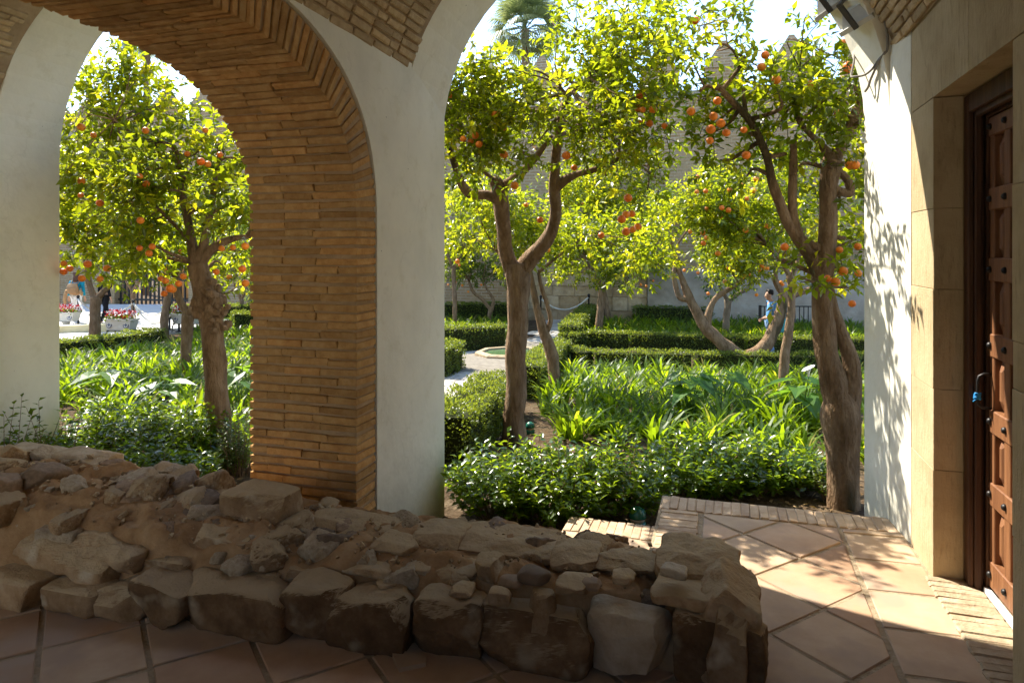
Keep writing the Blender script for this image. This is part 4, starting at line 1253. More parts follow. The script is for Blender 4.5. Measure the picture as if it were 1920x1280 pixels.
bg_tree('dark orange tree at the back of the left bed against the rampart', (455,604), [(455,605,9),(454,580,9),(452,560,9)], [[(452,562,7),(440,535,6)],[(452,562,7),(465,535,6)]],
  [(390,330,480,550,10,.85,1.0)], 40, 23, [(380,540)])
bg_tree('orange tree with a high yellowish crown against the rampart', (1255,604), [(1255,605,10),(1254,570,10),(1256,530,10)], [[(1256,535,8),(1240,480,7)],[(1256,535,8),(1275,470,7)]],
  [(1180,230,1330,420,10,.85,1.0)], 30, 24, [(1270,330)], LEAF)
bg_tree('orange tree with a tall crown behind the leftmost tree, against the rampart', (250,612), [(250,613,9),(250,580,9),(248,540,9)], [[(248,545,7),(220,500,6)],[(248,545,7),(280,500,6)]],
  [(120,260,330,450,10,.95,1.0)], 28, 25, [], LEAF)

# ---- palms beyond the rampart
def palm(label, u, v, Z, seed, tilt=0):
    rnd = random.Random(seed)
    c = P(u, v, Z); g = -1.4
    t = thing('fan_palm', label, 'palm tree', (c[0], c[1], g), 'palms behind the rampart')
    m = MB(); h = c[2] - g
    m.tube([(0,0,0),(.05,0,h*.5),(0,0,h)], [.28,.2,.19], 10, True, .1)
    m.put('trunk', M['bark_grey'], t, False, False)
    def frond(k):
        V = []; F = []; ti = []
        n = 26
        for i in range(n):
            a = -1.75 + 3.5*i/(n-1)
            L_ = 1.35*(1 - .12*abs(a)) * rnd.uniform(.93, 1.05)
            d = Vector((math.cos(a), math.sin(a), 0)); s = Vector((-math.sin(a), math.cos(a), 0))*.036
            o = Vector((1.15, 0, 0))
            b0 = o + d*.05; m1 = o + d*L_*.6 + Vector((0,0,.05)); e = o + d*L_*.92 + Vector((0,0,-.28*L_)); 
            k0 = len(V); V += [b0 - s*.4, b0 + s*.4, m1 + s, m1 - s, e]
            F += [(k0, k0+1, k0+2), (k0, k0+2, k0+3), (k0+3, k0+2, k0+4)]; ti += [rnd.uniform(.2, .8)]
        m = MB(); m.V = [tuple(v) for v in V]; m.F = F
        m2, f2 = tube([(0,0,0),(.6,0,.05),(1.2,0,0)], [.025,.02,.012], 4)
        nV = len(V); allV = V + m2; allF = F + [tuple(i + nV for i in q) for q in f2]
        me = new_mesh('frond', [tuple(v) for v in allV], allF, PALM)
        at = me.attributes.new('tint','FLOAT','POINT'); at.data.foreach_set('value', np.r_[np.repeat(ti, 5), np.full(len(m2), .4)].astype(np.float32))
        return me
    fr = [frond(k) for k in range(3)]
    for k in range(38):
        az = k*2.4; el = R(78 - 128*(k/38.0)) + rnd.uniform(-.1,.1)
        o = link('frond', rnd.choice(fr), t, (0, 0, h), (rnd.uniform(-.3,.3), -el, az))
        s = rnd.uniform(.9, 1.1); o.scale = (s, s, s)
palm('tall fan palm rising behind the rampart above the middle orange tree', 985, 55, 34, 3)
palm('fan palm of which only a drooping frond shows beside the brick arch', 275, 62, 40, 5)

# ---- paths, terrace, beds
def ground_poly(px, dz=.0):
    return [G(u, v) for u, v in px]
def inside(p, poly):
    x, y = p; c = False; n = len(poly)
    for i in range(n):
        x0, y0 = poly[i][:2]; x1, y1 = poly[(i+1) % n][:2]
        if (y0 > y) != (y1 > y) and x < (x1-x0)*(y-y0)/(y1-y0) + x0: c = not c
    return c
def path(name, polys, lab):
    m = MB()
    for poly in polys:
        pts = [(p[0], p[1]) for p in poly]
        V = [(x, y, float(gz(x, y)) + .035) for x, y in pts]; n = len(V)
        m.add(V + [(x, y, z-.2) for x, y, z in V], [tuple(range(n)) if area(pts) > 0 else tuple(reversed(range(n)))] + [(i, (i+1) % n, n+(i+1) % n, n+i) for i in range(n)])
    o = m.put(name, M['paving_joint']); tag(o, lab, None, None, 'structure')
    org = Vector(o.location); rnd = random.Random(6)
    # slabs of uneven size
    y = 4.5; cnt = 0
    while y < 25:
        h = rnd.uniform(.32, .5); x = -9 + rnd.uniform(0, .5)
        while x < 3:
            w = rnd.uniform(.4, .75)
            quad = [(x, y), (x+w, y+rnd.uniform(-.02,.02)), (x+w+rnd.uniform(-.03,.03), y+h), (x+rnd.uniform(-.03,.03), y+h)]
            cx, cy = x+w/2, y+h/2
            if any(inside((cx, cy), p) for p in polys) and cnt < 290:
                a = inset(quad, .012)
                if a:
                    dz = rnd.uniform(0, .006); c = np.mean(np.array(a), 0); n = 4
                    V = [(px-c[0], py-c[1], float(gz(px, py)) + .03 - org.z) for px, py in a] + [(px-c[0], py-c[1], float(gz(px, py)) + .048 + dz - org.z) for px, py in a]
                    F = [(4,5,6,7)] + [(i, (i+1)%4, 4+(i+1)%4, 4+i) for i in range(4)]
                    link('slab', new_mesh('slab', V, F, M['paving']), o, (c[0]-org.x, c[1]-org.y, 0)); cnt += 1
            x += w
        y += h
pA = ground_poly([(690,905),(836,778),(925,712),(1052,678),(1052,640),(1000,634),(850,668),(833,705),(690,800)])
pB = ground_poly([(985,648),(1054,648),(1096,599),(1034,599)])
path('path', [pA, pB], 'pale flagged garden path crossing the beds to the rampart')
m = MB()
tp = [G(90,652), G(262,640), G(300,628), G(480,612), G(480,577), G(60,577), G(40,652)]
V = [(p[0], p[1], p[2] + .16) for p in tp]; n = len(V)
m.add(V + [(p[0], p[1], p[2]-.3) for p in tp], [tuple(reversed(range(n))) if area([(p[0],p[1]) for p in tp]) < 0 else tuple(range(n))] + [(i,(i+1)%n,n+(i+1)%n,n+i) for i in range(n)])
tag(m.put('terrace', M['terrace']), 'bright paved terrace at the far left', None, None, 'structure')
a, b = G(60,640), G(246,632)
def wall_between(name, a, b, h, w, mat, dz=0):
    a = Vector(a); b = Vector(b); d = (b-a); d.z = 0; L_ = d.length; d.normalize(); s = Vector((-d.y, d.x, 0))*w/2
    m = MB(); q = [a-s, b-s, b+s, a+s]; m.add([(p.x, p.y, p.z-.3) for p in q] + [(p.x, p.y, p.z+h) for p in q], [(0,3,2,1),(4,5,6,7),(0,1,5,4),(1,2,6,5),(2,3,7,6),(3,0,4,7)])
    return m.put(name, mat)
tag(wall_between('low_wall', a, b, .42, .35, M['yellow_render']), 'low cream-yellow wall along the edge of the terrace', 'wall')

# ---- clipped box hedges
def hedge(label, px, width, height, dens=900, leaf=(.028,.04), seed=0, wob=.09):
    pts = [Vector(G(u, v)) for u, v in px]
    t = thing('box_hedge', label, 'hedge', pts[0])
    rng = np.random.default_rng(500 + seed)
    core = MB(); ps, ns = [], []
    for a, b in zip(pts[:-1], pts[1:]):
        d = b-a; L_ = d.length; d2 = Vector((d.x, d.y, 0)).normalized(); s = Vector((-d2.y, d2.x, 0))
        w, h = width/2 - .05, height - .06
        e = d2*.07
        q = [a - s*w + e, b - s*w - e, b + s*w - e, a + s*w + e]
        core.add([(p.x, p.y, p.z-.1) for p in q] + [(p.x, p.y, p.z+h) for p in q], [(0,3,2,1),(4,5,6,7),(0,1,5,4),(1,2,6,5),(2,3,7,6),(3,0,4,7)])
        per = 2*height + width
        n_ = int(dens*1.35*per*L_)
        f = rng.random(n_); g_ = rng.random(n_)*per
        A, Bv, S_ = np.array(a), np.array(b), np.array(s)
        base = A + (Bv-A)*f[:, None]
        left = g_ < height; right = g_ > height + width; top = ~left & ~right
        off = np.zeros((n_, 3)); nn = np.zeros((n_, 3))
        off[left] = -S_*width/2; off[left, 2] = g_[left]; nn[left] = -S_
        off[right] = S_*width/2; off[right, 2] = (g_-height-width)[right]; nn[right] = S_
        off[top] = S_*(g_[top]-height-width/2)[:, None]; off[top, 2] = height; nn[top, 2] = 1
        # rounded shoulder
        pos = base + off
        nz = np.array([noise.noise(Vector(p)*3.5)*wob + noise.noise(Vector(p)*11)*wob*.6 for p in pos])
        pos = pos + nn*(nz - rng.random(n_)*.05)[:, None]
        ps.append(pos); ns.append(nn)
    for end, sg in ((0, -1), (-1, 1)):          # leafy ends
        e0 = pts[end]; e1 = pts[1] if end == 0 else pts[-2]
        d2 = Vector((e0.x-e1.x, e0.y-e1.y, 0)).normalized(); s = Vector((-d2.y, d2.x, 0)); n_ = int(dens*width*height*1.3)
        q = np.array(e0) + np.array(s)*((rng.random(n_)-.5)*width)[:, None]; q[:, 2] += rng.random(n_)*height
        q += np.array(d2)*(rng.random(n_)*.08 - .03)[:, None]
        ps.append(q); ns.append(np.tile(np.array(d2), (n_, 1)))
    core.put('branches', M['hedge_core'], t)
    pos = np.concatenate(ps); nn = np.concatenate(ns); N_ = len(pos)
    d = nn*.7 + np.array([0,0,.45]) + rng.normal(size=(N_,3))*.6
    L_ = rng.uniform(*leaf, size=N_)
    V, F = leaf_arrays(pos, d, nn + rng.normal(size=(N_,3))*.6, L_, L_*.6)
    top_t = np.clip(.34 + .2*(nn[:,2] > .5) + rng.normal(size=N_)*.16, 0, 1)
    o = link('foliage', leaf_mesh('foliage', V - np.array(t.location), F, top_t, BOX), t); o['kind'] = 'stuff'
M['hedge_core'] = flat_mat('hedge_inner_twigs', (.03,.035,.012), .95, .05)
hedge('clipped box hedge along the far side of the path junction, left of the middle trunk', [(824,662),(945,655)], .6, .66, 700, (.04,.055), 1)
hedge('short end of box hedge just beside the white pier', [(815,712),(850,694)], .5, .62, 900, (.035,.05), 2)
hedge('rounded loose box hedge nearest the path, beside the foot of the middle trunk', [(832,885),(868,850),(905,805),(935,770)], .55, .56, 1500, (.026,.036), 3, .09)
hedge('dark box hedge hidden between the middle trunk and the leaning stem', [(985,748),(1030,700),(1052,680)], .5, .55, 1000, (.03,.045), 4, .07)
hedge('back one of the two long box hedges edging the right-hand bed', [(1064,655),(1100,648),(1180,652),(1400,660),(1640,664)], .45, .42, 750, (.04,.055), 5, .06)
hedge('front one of the two long box hedges edging the right-hand bed', [(1052,683),(1110,690),(1300,693),(1640,700)], .45, .40, 850, (.036,.05), 6, .07)
hedge('box hedge running along the path up to the rampart', [(1066,652),(1085,628),(1102,606),(1108,600)], .55, .6, 600, (.045,.06), 7)
hedge('dark hedge at the foot of the rampart on the right', [(1190,608),(1640,612)], .5, .62, 380, (.06,.08), 8)
hedge('dark hedge at the foot of the rampart between the white pier and the path', [(820,606),(985,604)], .5, .7, 380, (.06,.08), 9)
hedge('sunlit low box hedge between the terrace and the left bed', [(90,676),(200,662),(296,645)], .5, .42, 800, (.038,.05), 10)
hedge('dark box hedge on the terrace behind the rope barrier', [(312,606),(470,604)], .7, .62, 450, (.055,.07), 11)
hedge('box hedge at the right of the left bed, beside the brick pier', [(436,628),(490,626)], .6, .7, 500, (.05,.065), 12)

# ---- strap-leaved plants filling the beds
def strap_mesh(seed, nb=26, L0=.55, w=.034):
    rng = random.Random(seed); V = []; F = []; ti = []
    for k in range(nb):
        az = rng.uniform(0, 2*math.pi); L_ = L0*rng.uniform(.65, 1.15); e0 = rng.uniform(.9, 1.45); bend = rng.uniform(.9, 2.0)
        p = Vector((rng.gauss(0,.035), rng.gauss(0,.035), -.02)); seg = 5
        h = Vector((math.cos(az), math.sin(az), 0)); s = Vector((-h.y, h.x, 0))
        k0 = len(V); tw = rng.uniform(-.3,.3)
        for i in range(seg+1):
            f = i/seg; e = e0 - bend*f*f
            ww = w*rng.uniform(.95,1.05)*(1.0 if f < .6 else max(.0, 1-(f-.6)/.4)**.7)*.5*(.6+.4*min(1,f*4))
            sd = (s + Vector((0,0,tw*f))).normalized()
            V += [p - sd*ww, p + sd*ww]
            p = p + (h*math.cos(e) + Vector((0,0,math.sin(e))))*L_/seg
        for i in range(seg):
            F.append((k0+2*i, k0+2*i+1, k0+2*i+3, k0+2*i+2))
        ti += [1.0 if rng.random() < .05 else min(.72, max(0, rng.gauss(.32, .2)))]*(2*(seg+1))
    me = new_mesh('leaves', [tuple(v) for v in V], F, STRAP)
    a = me.attributes.new('tint','FLOAT','POINT'); a.data.foreach_set('value', np.array(ti, dtype=np.float32))
    return me
SM = [strap_mesh(k, 24 + 3*(k % 3), .44 + .05*(k % 4)) for k in range(7)]
def scatter(px, spacing, seed, jit=.45):
    poly = [G(u, v) for u, v in px]; r_ = random.Random(seed)
    xs = [p[0] for p in poly]; ys = [p[1] for p in poly]; out = []
    y = min(ys)
    while y < max(ys):
        x = min(xs)
        while x < max(xs):
            q = (x + r_.uniform(-jit, jit)*spacing, y + r_.uniform(-jit, jit)*spacing)
            if inside(q, poly): out.append(q)
            x += spacing
        y += spacing
    r_.shuffle(out); return out
def clumps(spots, label, group, seed, smin=.62, smax=1.28):
    r_ = random.Random(seed)
    for x, y in spots:
        o = link('strap_leaved_plant', r_.choice(SM), None, (x, y, float(gz(x, y))), (r_.uniform(-.12,.12), r_.uniform(-.12,.12), r_.uniform(0, 6.28)))
        s = r_.uniform(smin, smax); o.scale = (s, s, s*r_.uniform(.85, 1.1))
        tag(o, label, 'plant', group)
def strap_cover(name, label, spots, seed):
    r_ = random.Random(seed); Vs = []; Fs = []; ts = []; n0 = 0
    for x, y in spots:
        me = SM[r_.randrange(len(SM))]; co = np.empty(len(me.vertices)*3, np.float32); me.vertices.foreach_get('co', co); co = co.reshape(-1,3)
        fi = np.empty(len(me.loops), np.int32); me.loops.foreach_get('vertex_index', fi); tt = np.empty(len(me.vertices), np.float32); me.attributes['tint'].data.foreach_get('value', tt)
        a = r_.uniform(0, 6.28); s = r_.uniform(.8, 1.2); Rm = np.array([[math.cos(a),-math.sin(a),0],[math.sin(a),math.cos(a),0],[0,0,1]])*s
        Vs.append(co @ Rm.T + np.array([x, y, float(gz(x, y))])); Fs.append(fi.reshape(-1,4) + n0); ts.append(tt); n0 += len(co)
    V = np.concatenate(Vs); org = V.mean(0)
    me = new_mesh(name, V - org, np.concatenate(Fs), STRAP)
    a = me.attributes.new('tint','FLOAT','POINT'); a.data.foreach_set('value', np.concatenate(ts))
    tag(link(name, me, None, org), label, 'plants', None, 'stuff')
right_bed = scatter([(1062,704),(1300,712),(1640,716),(1660,900),(1480,880),(1250,850),(1080,835),(1000,800)], .36, 1)
right_bed.sort(key=lambda p: p[1])
near, far = right_bed[:160], right_bed[160:]
clumps(near, 'clump of arching glossy strap leaves in the sunlit bed right of the middle trunk', 'strap-leaved clumps in the right bed', 3)
strap_cover('bed_planting', 'strap leaves at the back of the right bed, just before the long box hedges', far, 4)
left_bed = scatter([(100,690),(200,678),(330,660),(480,650),(490,850),(420,830),(250,800),(100,770)], .36, 2)
left_bed.sort(key=lambda p: p[1])
strap_cover('bed_planting', 'strap leaves at the back of the left bed, below the low sunlit hedge', left_bed[115:], 9)
clumps(left_bed[:115], 'clump of dark glossy strap leaves in the bed seen through the left arch', 'strap-leaved clumps in the left bed', 5)
strap_cover('bed_planting', 'mass of strap leaves filling the far right bed before the rampart', scatter([(1105,650),(1120,612),(1640,616),(1650,660),(1300,655)], .42, 3), 6)
strap_cover('bed_planting', 'dark mass of strap leaves in the shaded bed left of the middle trunk', scatter([(800,648),(945,642),(985,610),(800,610)], .42, 4), 7)
strap_cover('bed_planting', 'strap leaves in the bed beside the brick pier, at the back of the left garden', scatter([(330,650),(480,642),(480,612),(400,612)], .42, 5), 8)

# ---- glossy shrubs along the gallery
def shrub(label, u, v, rx, h, seed, n=260, Ls=(.05,.078), leggy=0, group=None, dz=0, Z=None, mat=None, young=.25):
    b = G(u, v) if Z is None else P(u, v, Z)
    if Z is not None: b[2] = float(gz(b[0], b[1]))
    t = thing('glossy_shrub', label, 'shrub', b, group)
    rng = np.random.default_rng(900 + seed); rnd = random.Random(seed)
    stems = MB(); ps, ds, ns, Ll, ti = [], [], [], [], []
    for k in range(n):
        az = rnd.uniform(0, 6.28); rr_ = rx*math.sqrt(rnd.random()); top = h*(1 - .45*(rr_/rx)**2)*rnd.uniform(.35, 1.08)
        if k < leggy: top = h*rnd.uniform(1.25, 1.75)
        p0 = Vector((math.cos(az)*rr_*.45, math.sin(az)*rr_*.45, 0)); p1 = Vector((math.cos(az)*rr_, math.sin(az)*rr_, top))
        mid = p0.lerp(p1, .55) + Vector((rnd.gauss(0,.02), rnd.gauss(0,.02), .05))
        if k % 3 == 0 or k < leggy: stems.tube([p0, mid, p1], [.005,.0035,.0018], 4, False)
        per = 11; tt = np.linspace(.35 if k >= leggy else .3, 1, per)
        pos = np.array(p0)*((1-tt)**2)[:,None] + 2*np.array(mid)*(tt*(1-tt))[:,None] + np.array(p1)*(tt**2)[:,None]
        a = np.arange(per)*2.4 + rnd.uniform(0,6)
        d = np.stack([np.cos(a), np.sin(a), np.full(per, .15)], 1) + rng.normal(size=(per,3))*.25
        d[-2:] += np.array([0,0,.6])
        ps.append(pos); ds.append(d); ns.append(np.array([0,0,1.]) + rng.normal(size=(per,3))*.4); Ll.append(rng.uniform(*Ls, size=per))
        yg = rnd.random() < young
        ti.append(np.clip(rng.normal(.3,.15,per) + (.3 if yg else 0)*tt, 0, 1))
    stems.put('stems', M['bark'], t, False, False)
    pos = np.concatenate(ps); L_ = np.concatenate(Ll)
    V, F = leaf_arrays(pos, np.concatenate(ds), np.concatenate(ns), L_, L_*.52, .14, .2)
    o = link('foliage', leaf_mesh('foliage', V, F, np.concatenate(ti), mat or SHRUB), t); o['kind'] = 'stuff'
shrub('glossy dark shrub with loose sprays beside the bare soil, left one under the right arch', 940, 962, .46, .60, 1, 230)
shrub('rounded glossy shrub above the lower landing, in the middle under the right arch', 1045, 972, .48, .62, 2, 270)
shrub('glossy shrub whose lower branches reach the green garden lamp', 1160, 955, .46, .60, 3, 250)
shrub('broad low shrub just beyond the tiled landing, left of the swollen trunk', 1300, 925, .48, .50, 4, 260, (.055,.085))
shrub('low paler green shrub beyond the middle of the landing edge', 1405, 918, .46, .46, 5, 240, (.055,.09))
shrub('thin shrub at the right end of the landing, before the swollen trunk', 1500, 915, .36, .36, 6, 130, (.05,.08))
shrub('glossy sunlit shrub behind the left end of the rubble, left of the burred trunk', 185, 868, .5, .62, 7, 270)
shrub('tall dense shrub seen through the left arch, just left of the burred trunk', 295, 876, .55, .68, 8, 330)
shrub('bright-leaved shrub at the foot of the burred trunk', 375, 868, .42, .56, 9, 200)
shrub('low glossy shrub tucked behind the rubble, below the dense shrub at left', 262, 900, .40, .46, 15, 190, (.05,.078), 0, None, 0, 5.75)
shrub('low glossy shrub behind the rubble, nearest the sandy ledge at left', 335, 900, .34, .42, 16, 150, (.05,.078), 0, None, 0, 5.85)
shrub('leggy shrub with long bare shoots before the left white pier, at the left edge', 20, 860, .42, .52, 10, 190, (.05,.08), 9, None, 0, 5.6)
shrub('leggy shrub growing between the left white pier and the sunlit shrub', 100, 860, .38, .50, 11, 180, (.05,.08), 6, None, 0, 5.9)
shrub('narrow box-like shrub pressed against the foot of the brick pier', 447, 890, .2, .62, 12, 150, (.025,.035), mat=BOX)
shrub('small tufted shrub at the foot of the swollen trunk', 1560, 940, .16, .42, 13, 90, (.025,.035), mat=BOX)
shrub('small pale rosette on the bare soil beside the brick pier', 432, 882, .14, .24, 14, 26, (.09,.13), mat=STRAP)

# ---- arum plants with big arrow leaves
def arum(label, u, v, nl, h, size, seed, flower=None):
    b = G(u, v); rnd = random.Random(seed)
    t = thing('arum_plant', label, 'plant', b)
    for k in range(nl):
        az = k*2.4 + rnd.uniform(-.3,.3); hh = h*rnd.uniform(.7, 1.1); rr_ = rnd.uniform(.08, .28)
        top = Vector((math.cos(az)*rr_, math.sin(az)*rr_, hh))
        m = MB(); m.tube([(0,0,-.03), (top.x*.4, top.y*.4, hh*.6), top], [.009,.007,.005], 5)
        st = m.put('stalk', M['stalk'], t, True, False)
        s = size*rnd.uniform(.8,1.15)
        o2 = [(0,0),(-.18,.16),(-.34,.24),(-.30,.36),(-.05,.44),(.25,.36),(.55,.20),(1.0,0)]
        V = [(x*s, y*s*.8, .05*s*abs(y)*2 - .18*s*x*x) for x, y in o2] + [(x*s, -y*s*.8, .05*s*abs(y)*2 - .18*s*x*x) for x, y in o2[1:-1]] + [(.2*s, 0, -.03*s), (.55*s, 0, -.08*s)]
        n = len(o2); c1, c2 = len(V)-2, len(V)-1
        F = []
        for side in (0, 1):
            ids = [0] + ([1,2,3,4,5,6] if side == 0 else list(range(n, n+6))) + [7]
            for i in range(len(ids)-1):
                c = c1 if i < 5 else c2
                f = (ids[i], c, ids[i+1]); F.append(f if side == 0 else f[::-1])
            f = (ids[5], c1, c2); F.append(f if side == 0 else f[::-1])
        me = new_mesh('leaf', V, F, ARUM)
        a = me.attributes.new('tint','FLOAT','POINT'); a.data.foreach_set('value', np.full(len(V), rnd.uniform(.1,.95), dtype=np.float32))
        link('leaf', me, t, top, (rnd.uniform(-.2,.2), rnd.uniform(-.1,.5), az))
    if flower:
        p = Vector(P(*flower)) - Vector(b)
        m = MB(); m.tube([(0,0,0), (p.x*.5, p.y*.5, p.z*.6), p - Vector((0,0,.08))], .006, 5); fs = m.put('flower_stalk', M['stalk'], t, True, False)
        V = []; F = []; n = 14
        for i, (r, z) in enumerate(((.008,-.08),(.014,-.04),(.03,0),(.062,.03),(.075,.02))):
            for k in range(n):
                a = 2*math.pi*k/n; lift = .04*math.cos(a)*(i/4)
                V.append((p.x + r*math.cos(a), p.y + r*math.sin(a), p.z + z + lift))
        for i in range(4):
            for k in range(n-1): F.append((i*n+k, i*n+k+1, (i+1)*n+k+1, (i+1)*n+k))
        me = new_mesh('white_flower', V, F, M['white_petal'], True); o = link('flower', me, t)
        m = MB(); m.tube([(p.x,p.y,p.z-.05),(p.x,p.y,p.z+.04)], [.007,.005], 6); m.put('spadix', M['spadix'], o, True, False)
M['stalk'] = flat_mat('green_stalk', (.09,.17,.03), .5, .4)
M['white_petal'] = flat_mat('white_petal', (.8,.8,.72), .5, .3)
M['spadix'] = flat_mat('yellow_spadix', (.7,.5,.05), .6, .3)
arum('arum with broad pale arrow-shaped leaves in the middle of the right bed', 1295, 800, 13, .62, .34, 1)
arum('arum with broad leaves beside the pale slender stem, right of the other large arum', 1355, 790, 10, .60, .32, 2)
arum('arum with one white flower beside the swollen trunk', 1505, 810, 11, .62, .34, 3, (1516, 693, 8.0))
arum('arum with big leaves low in the left bed', 205, 755, 8, .42, .34, 4)
arum('arum with dull green leaves beside the burred trunk in the left bed', 300, 770, 8, .4, .3, 5)
arum('sunlit arum right of the burred trunk, against the brick pier', 452, 790, 9, .62, .3, 6)

# ---- leaf litter, hose, lamps, fallen orange, fountain
def litter():
    rng = np.random.default_rng(4); n = 3600
    x = rng.uniform(-6.5, 1.6, n); y = np.where(rng.random(n) < .6, rng.uniform(4.3, 7.2, n), rng.uniform(3.9, 12, n))
    keep = ~((x > -2.95) & (x < -2.0) & (y < 5.05)) & ~((x > -.45) & (y < 4.95)) & ~((x > -1.05) & (y < 4.8)) & ~((x < -6.0) & (y < 5.1)) & ~((x>.85)&(y<5.4))
    x, y = x[keep], y[keep]; n = len(x)
    pos = np.stack([x, y, gz(x, y) + rng.uniform(.0, .03, n)], 1)
    d = rng.normal(size=(n,3)); d[:,2] *= .25; L_ = rng.uniform(.03, .075, n)
    V, F = leaf_arrays(pos, d, np.array([0,0,1.]) + rng.normal(size=(n,3))*.35, L_, L_*.5, .1, .1)
    org = pos.mean(0); tag(link('leaf_litter', leaf_mesh('leaf_litter', V - org, F, rng.random(n), LITTER), None, org), 'dry fallen leaves scattered over the soil of the beds', 'leaves', None, 'stuff')
litter()
p = G(863, 892); o = link('fallen_orange', ORANGE, None, (p[0], p[1], p[2] + .04), (.4,.2,0)); tag(o, 'single orange lying on the bare soil beside the right edge of the white pier', 'orange')
hz_ = [G(u, v) for u, v in ((770,996),(800,992),(830,993),(870,996),(915,1003),(960,1010),(1000,1012),(1040,1010),(1060,1006))]
m = MB(); hp = smooth_path([(q[0], q[1], q[2] + .025 + .01*math.sin(k*2), .014) for k, q in enumerate(hz_)], 5); m.tube([q[:3] for q in hp], .014, 8)
tag(m.put('garden_hose', flat_mat('pale_green_hose', (.17,.30,.2), .45, .4), None, True), 'pale green hose lying on the soil behind the rubble', 'hose')
GREEN = flat_mat('green_lamp_plastic', (.015,.12,.075), .25, .6); CREAM = flat_mat('cream_diffuser', (.5,.42,.32), .4, .4)
def lamp(label, u, v, s):
    b = G(u, v); t = thing('garden_lamp', label, 'lamp', b)
    m = MB(); m.lathe([(.066*s,-.05),(.066*s,.04*s),(.058*s,.055*s)], n=18); m.put('lamp_base', GREEN, t, True, False)
    m = MB(); m.lathe([(.052*s,.056*s),(.054*s,.082*s)], n=18); m.put('diffuser', CREAM, t, True, False)
    m = MB(); m.lathe([(.066*s,.083*s),(.067*s,.095*s),(.062*s,.125*s),(.046*s,.148*s),(.022*s,.161*s),(.003,.164*s)], n=18); m.put('dome', GREEN, t, True, False)
lamp('green domed garden lamp with a cream band, standing behind the lower landing', 1195, 990, 1.0)
lamp('green garden lamp half hidden behind the foot of the middle trunk', 994, 812, .85)
m = MB(); b = G(931, 778); m.lathe([(.08,0),(.085,.05),(.08,.14),(.05,.16)], (b[0], b[1], b[2]), 14)
tag(m.put('irrigation_box', GREEN, None, True), 'small green irrigation box in the hedge, left of the middle trunk', 'box')
def fountain():
    c = Vector(G(958, 672)); t = thing('fountain', 'low octagonal stone basin with greenish water where the paths meet', 'fountain', c)
    def ring(r, z): return [(c.x + r*math.cos(R(22.5+45*k)), c.y + r*math.sin(R(22.5+45*k)), c.z + z) for k in range(8)]
    rings = [ring(.86,.0), ring(.86,.15), ring(.82,.18), ring(.70,.18), ring(.68,.05)]
    V = sum(rings, []); F = [(i*8+k, i*8+(k+1)%8, (i+1)*8+(k+1)%8, (i+1)*8+k) for i in range(4) for k in range(8)]
    addw('basin', V, F, M['ashlar'], t)
    addw('water', ring(.69,.135), [tuple(range(8))], flat_mat('green_water', (.10,.17,.07), .08, .6), t)
fountain()

# ---- terrace things: rope barrier, planters, people
def base_t(u, v):
    return G(u, v, .16)
ROPE = flat_mat('pale_rope', (.62,.58,.5), .9, .1)
def post(u, vt, vb, label, dz=.16):
    b = G(u, vb, dz); Z = depth(b); h = (vb - vt)*Z/FPX
    t = thing('rope_post', label, 'post', b, 'posts of the rope barrier')
    m = MB(); m.lathe([(.11,0),(.10,.025),(.03,.04),(.026,h-.09),(.045,h-.085),(.045,h-.05),(.02,h-.03)], n=10); m.put('shaft', M['iron'], t, True, False)
    m = MB(); m.lathe([(.01,h-.045),(.045,h-.03),(.055,h),(.04,h+.035),(.005,h+.05)], n=10); m.put('finial', M['iron'], t, True, False)
    return Vector((b[0], b[1], b[2] + h - .07))
def rope(a, b, sag, label):
    pts = [a.lerp(b, k/12) - Vector((0,0,sag*4*(k/12)*(1-k/12))) for k in range(13)]
    m = MB(); m.tube(pts, .03, 6); tag(m.put('rope', ROPE, None, True), label, 'rope', 'ropes of the barrier')
q1 = post(146.5, 556, 610, 'dark rope post beside the woman with the backpack')
q2 = post(187, 565, 636, 'dark rope post half hidden by the thin trunk at the far left')
q3 = post(250, 564, 607, 'dark rope post in front of the terrace hedge')
q4 = post(318, 568, 618, 'dark rope post beside the rough-barked tree')
q5 = post(335.5, 566, 622, 'dark rope post next to the flower planter on its scrolled stand')
rope(q1, q3, .45, 'white rope sagging from the post by the woman to the next post'); rope(q3, q4, .35, 'white rope sagging across in front of the terrace hedge'); rope(q3, q5, .6, 'white rope sagging lower to the post by the stand'); rope(q1, q2, .4, 'white rope falling from the post by the woman to the front')
q6 = post(1014, 556, 607, 'thin black post at the left side of the far path', 0.0); q7 = post(1104, 553, 604, 'thin black post at the right side of the far path', 0.0)
rope(q6, q7, .42, 'pale rope hanging across the end of the far path')
POT = rough_mat('glazed_planter', [(.3,(.55,.51,.42)),(.7,(.66,.62,.53))], 5, .5, .4); BLUE = flat_mat('blue_glaze', (.04,.05,.12), .4, .4)
RED = flat_mat('red_petal', (.6,.015,.03), .6, .2); WHT = flat_mat('pale_petal', (.75,.7,.68), .6, .2)
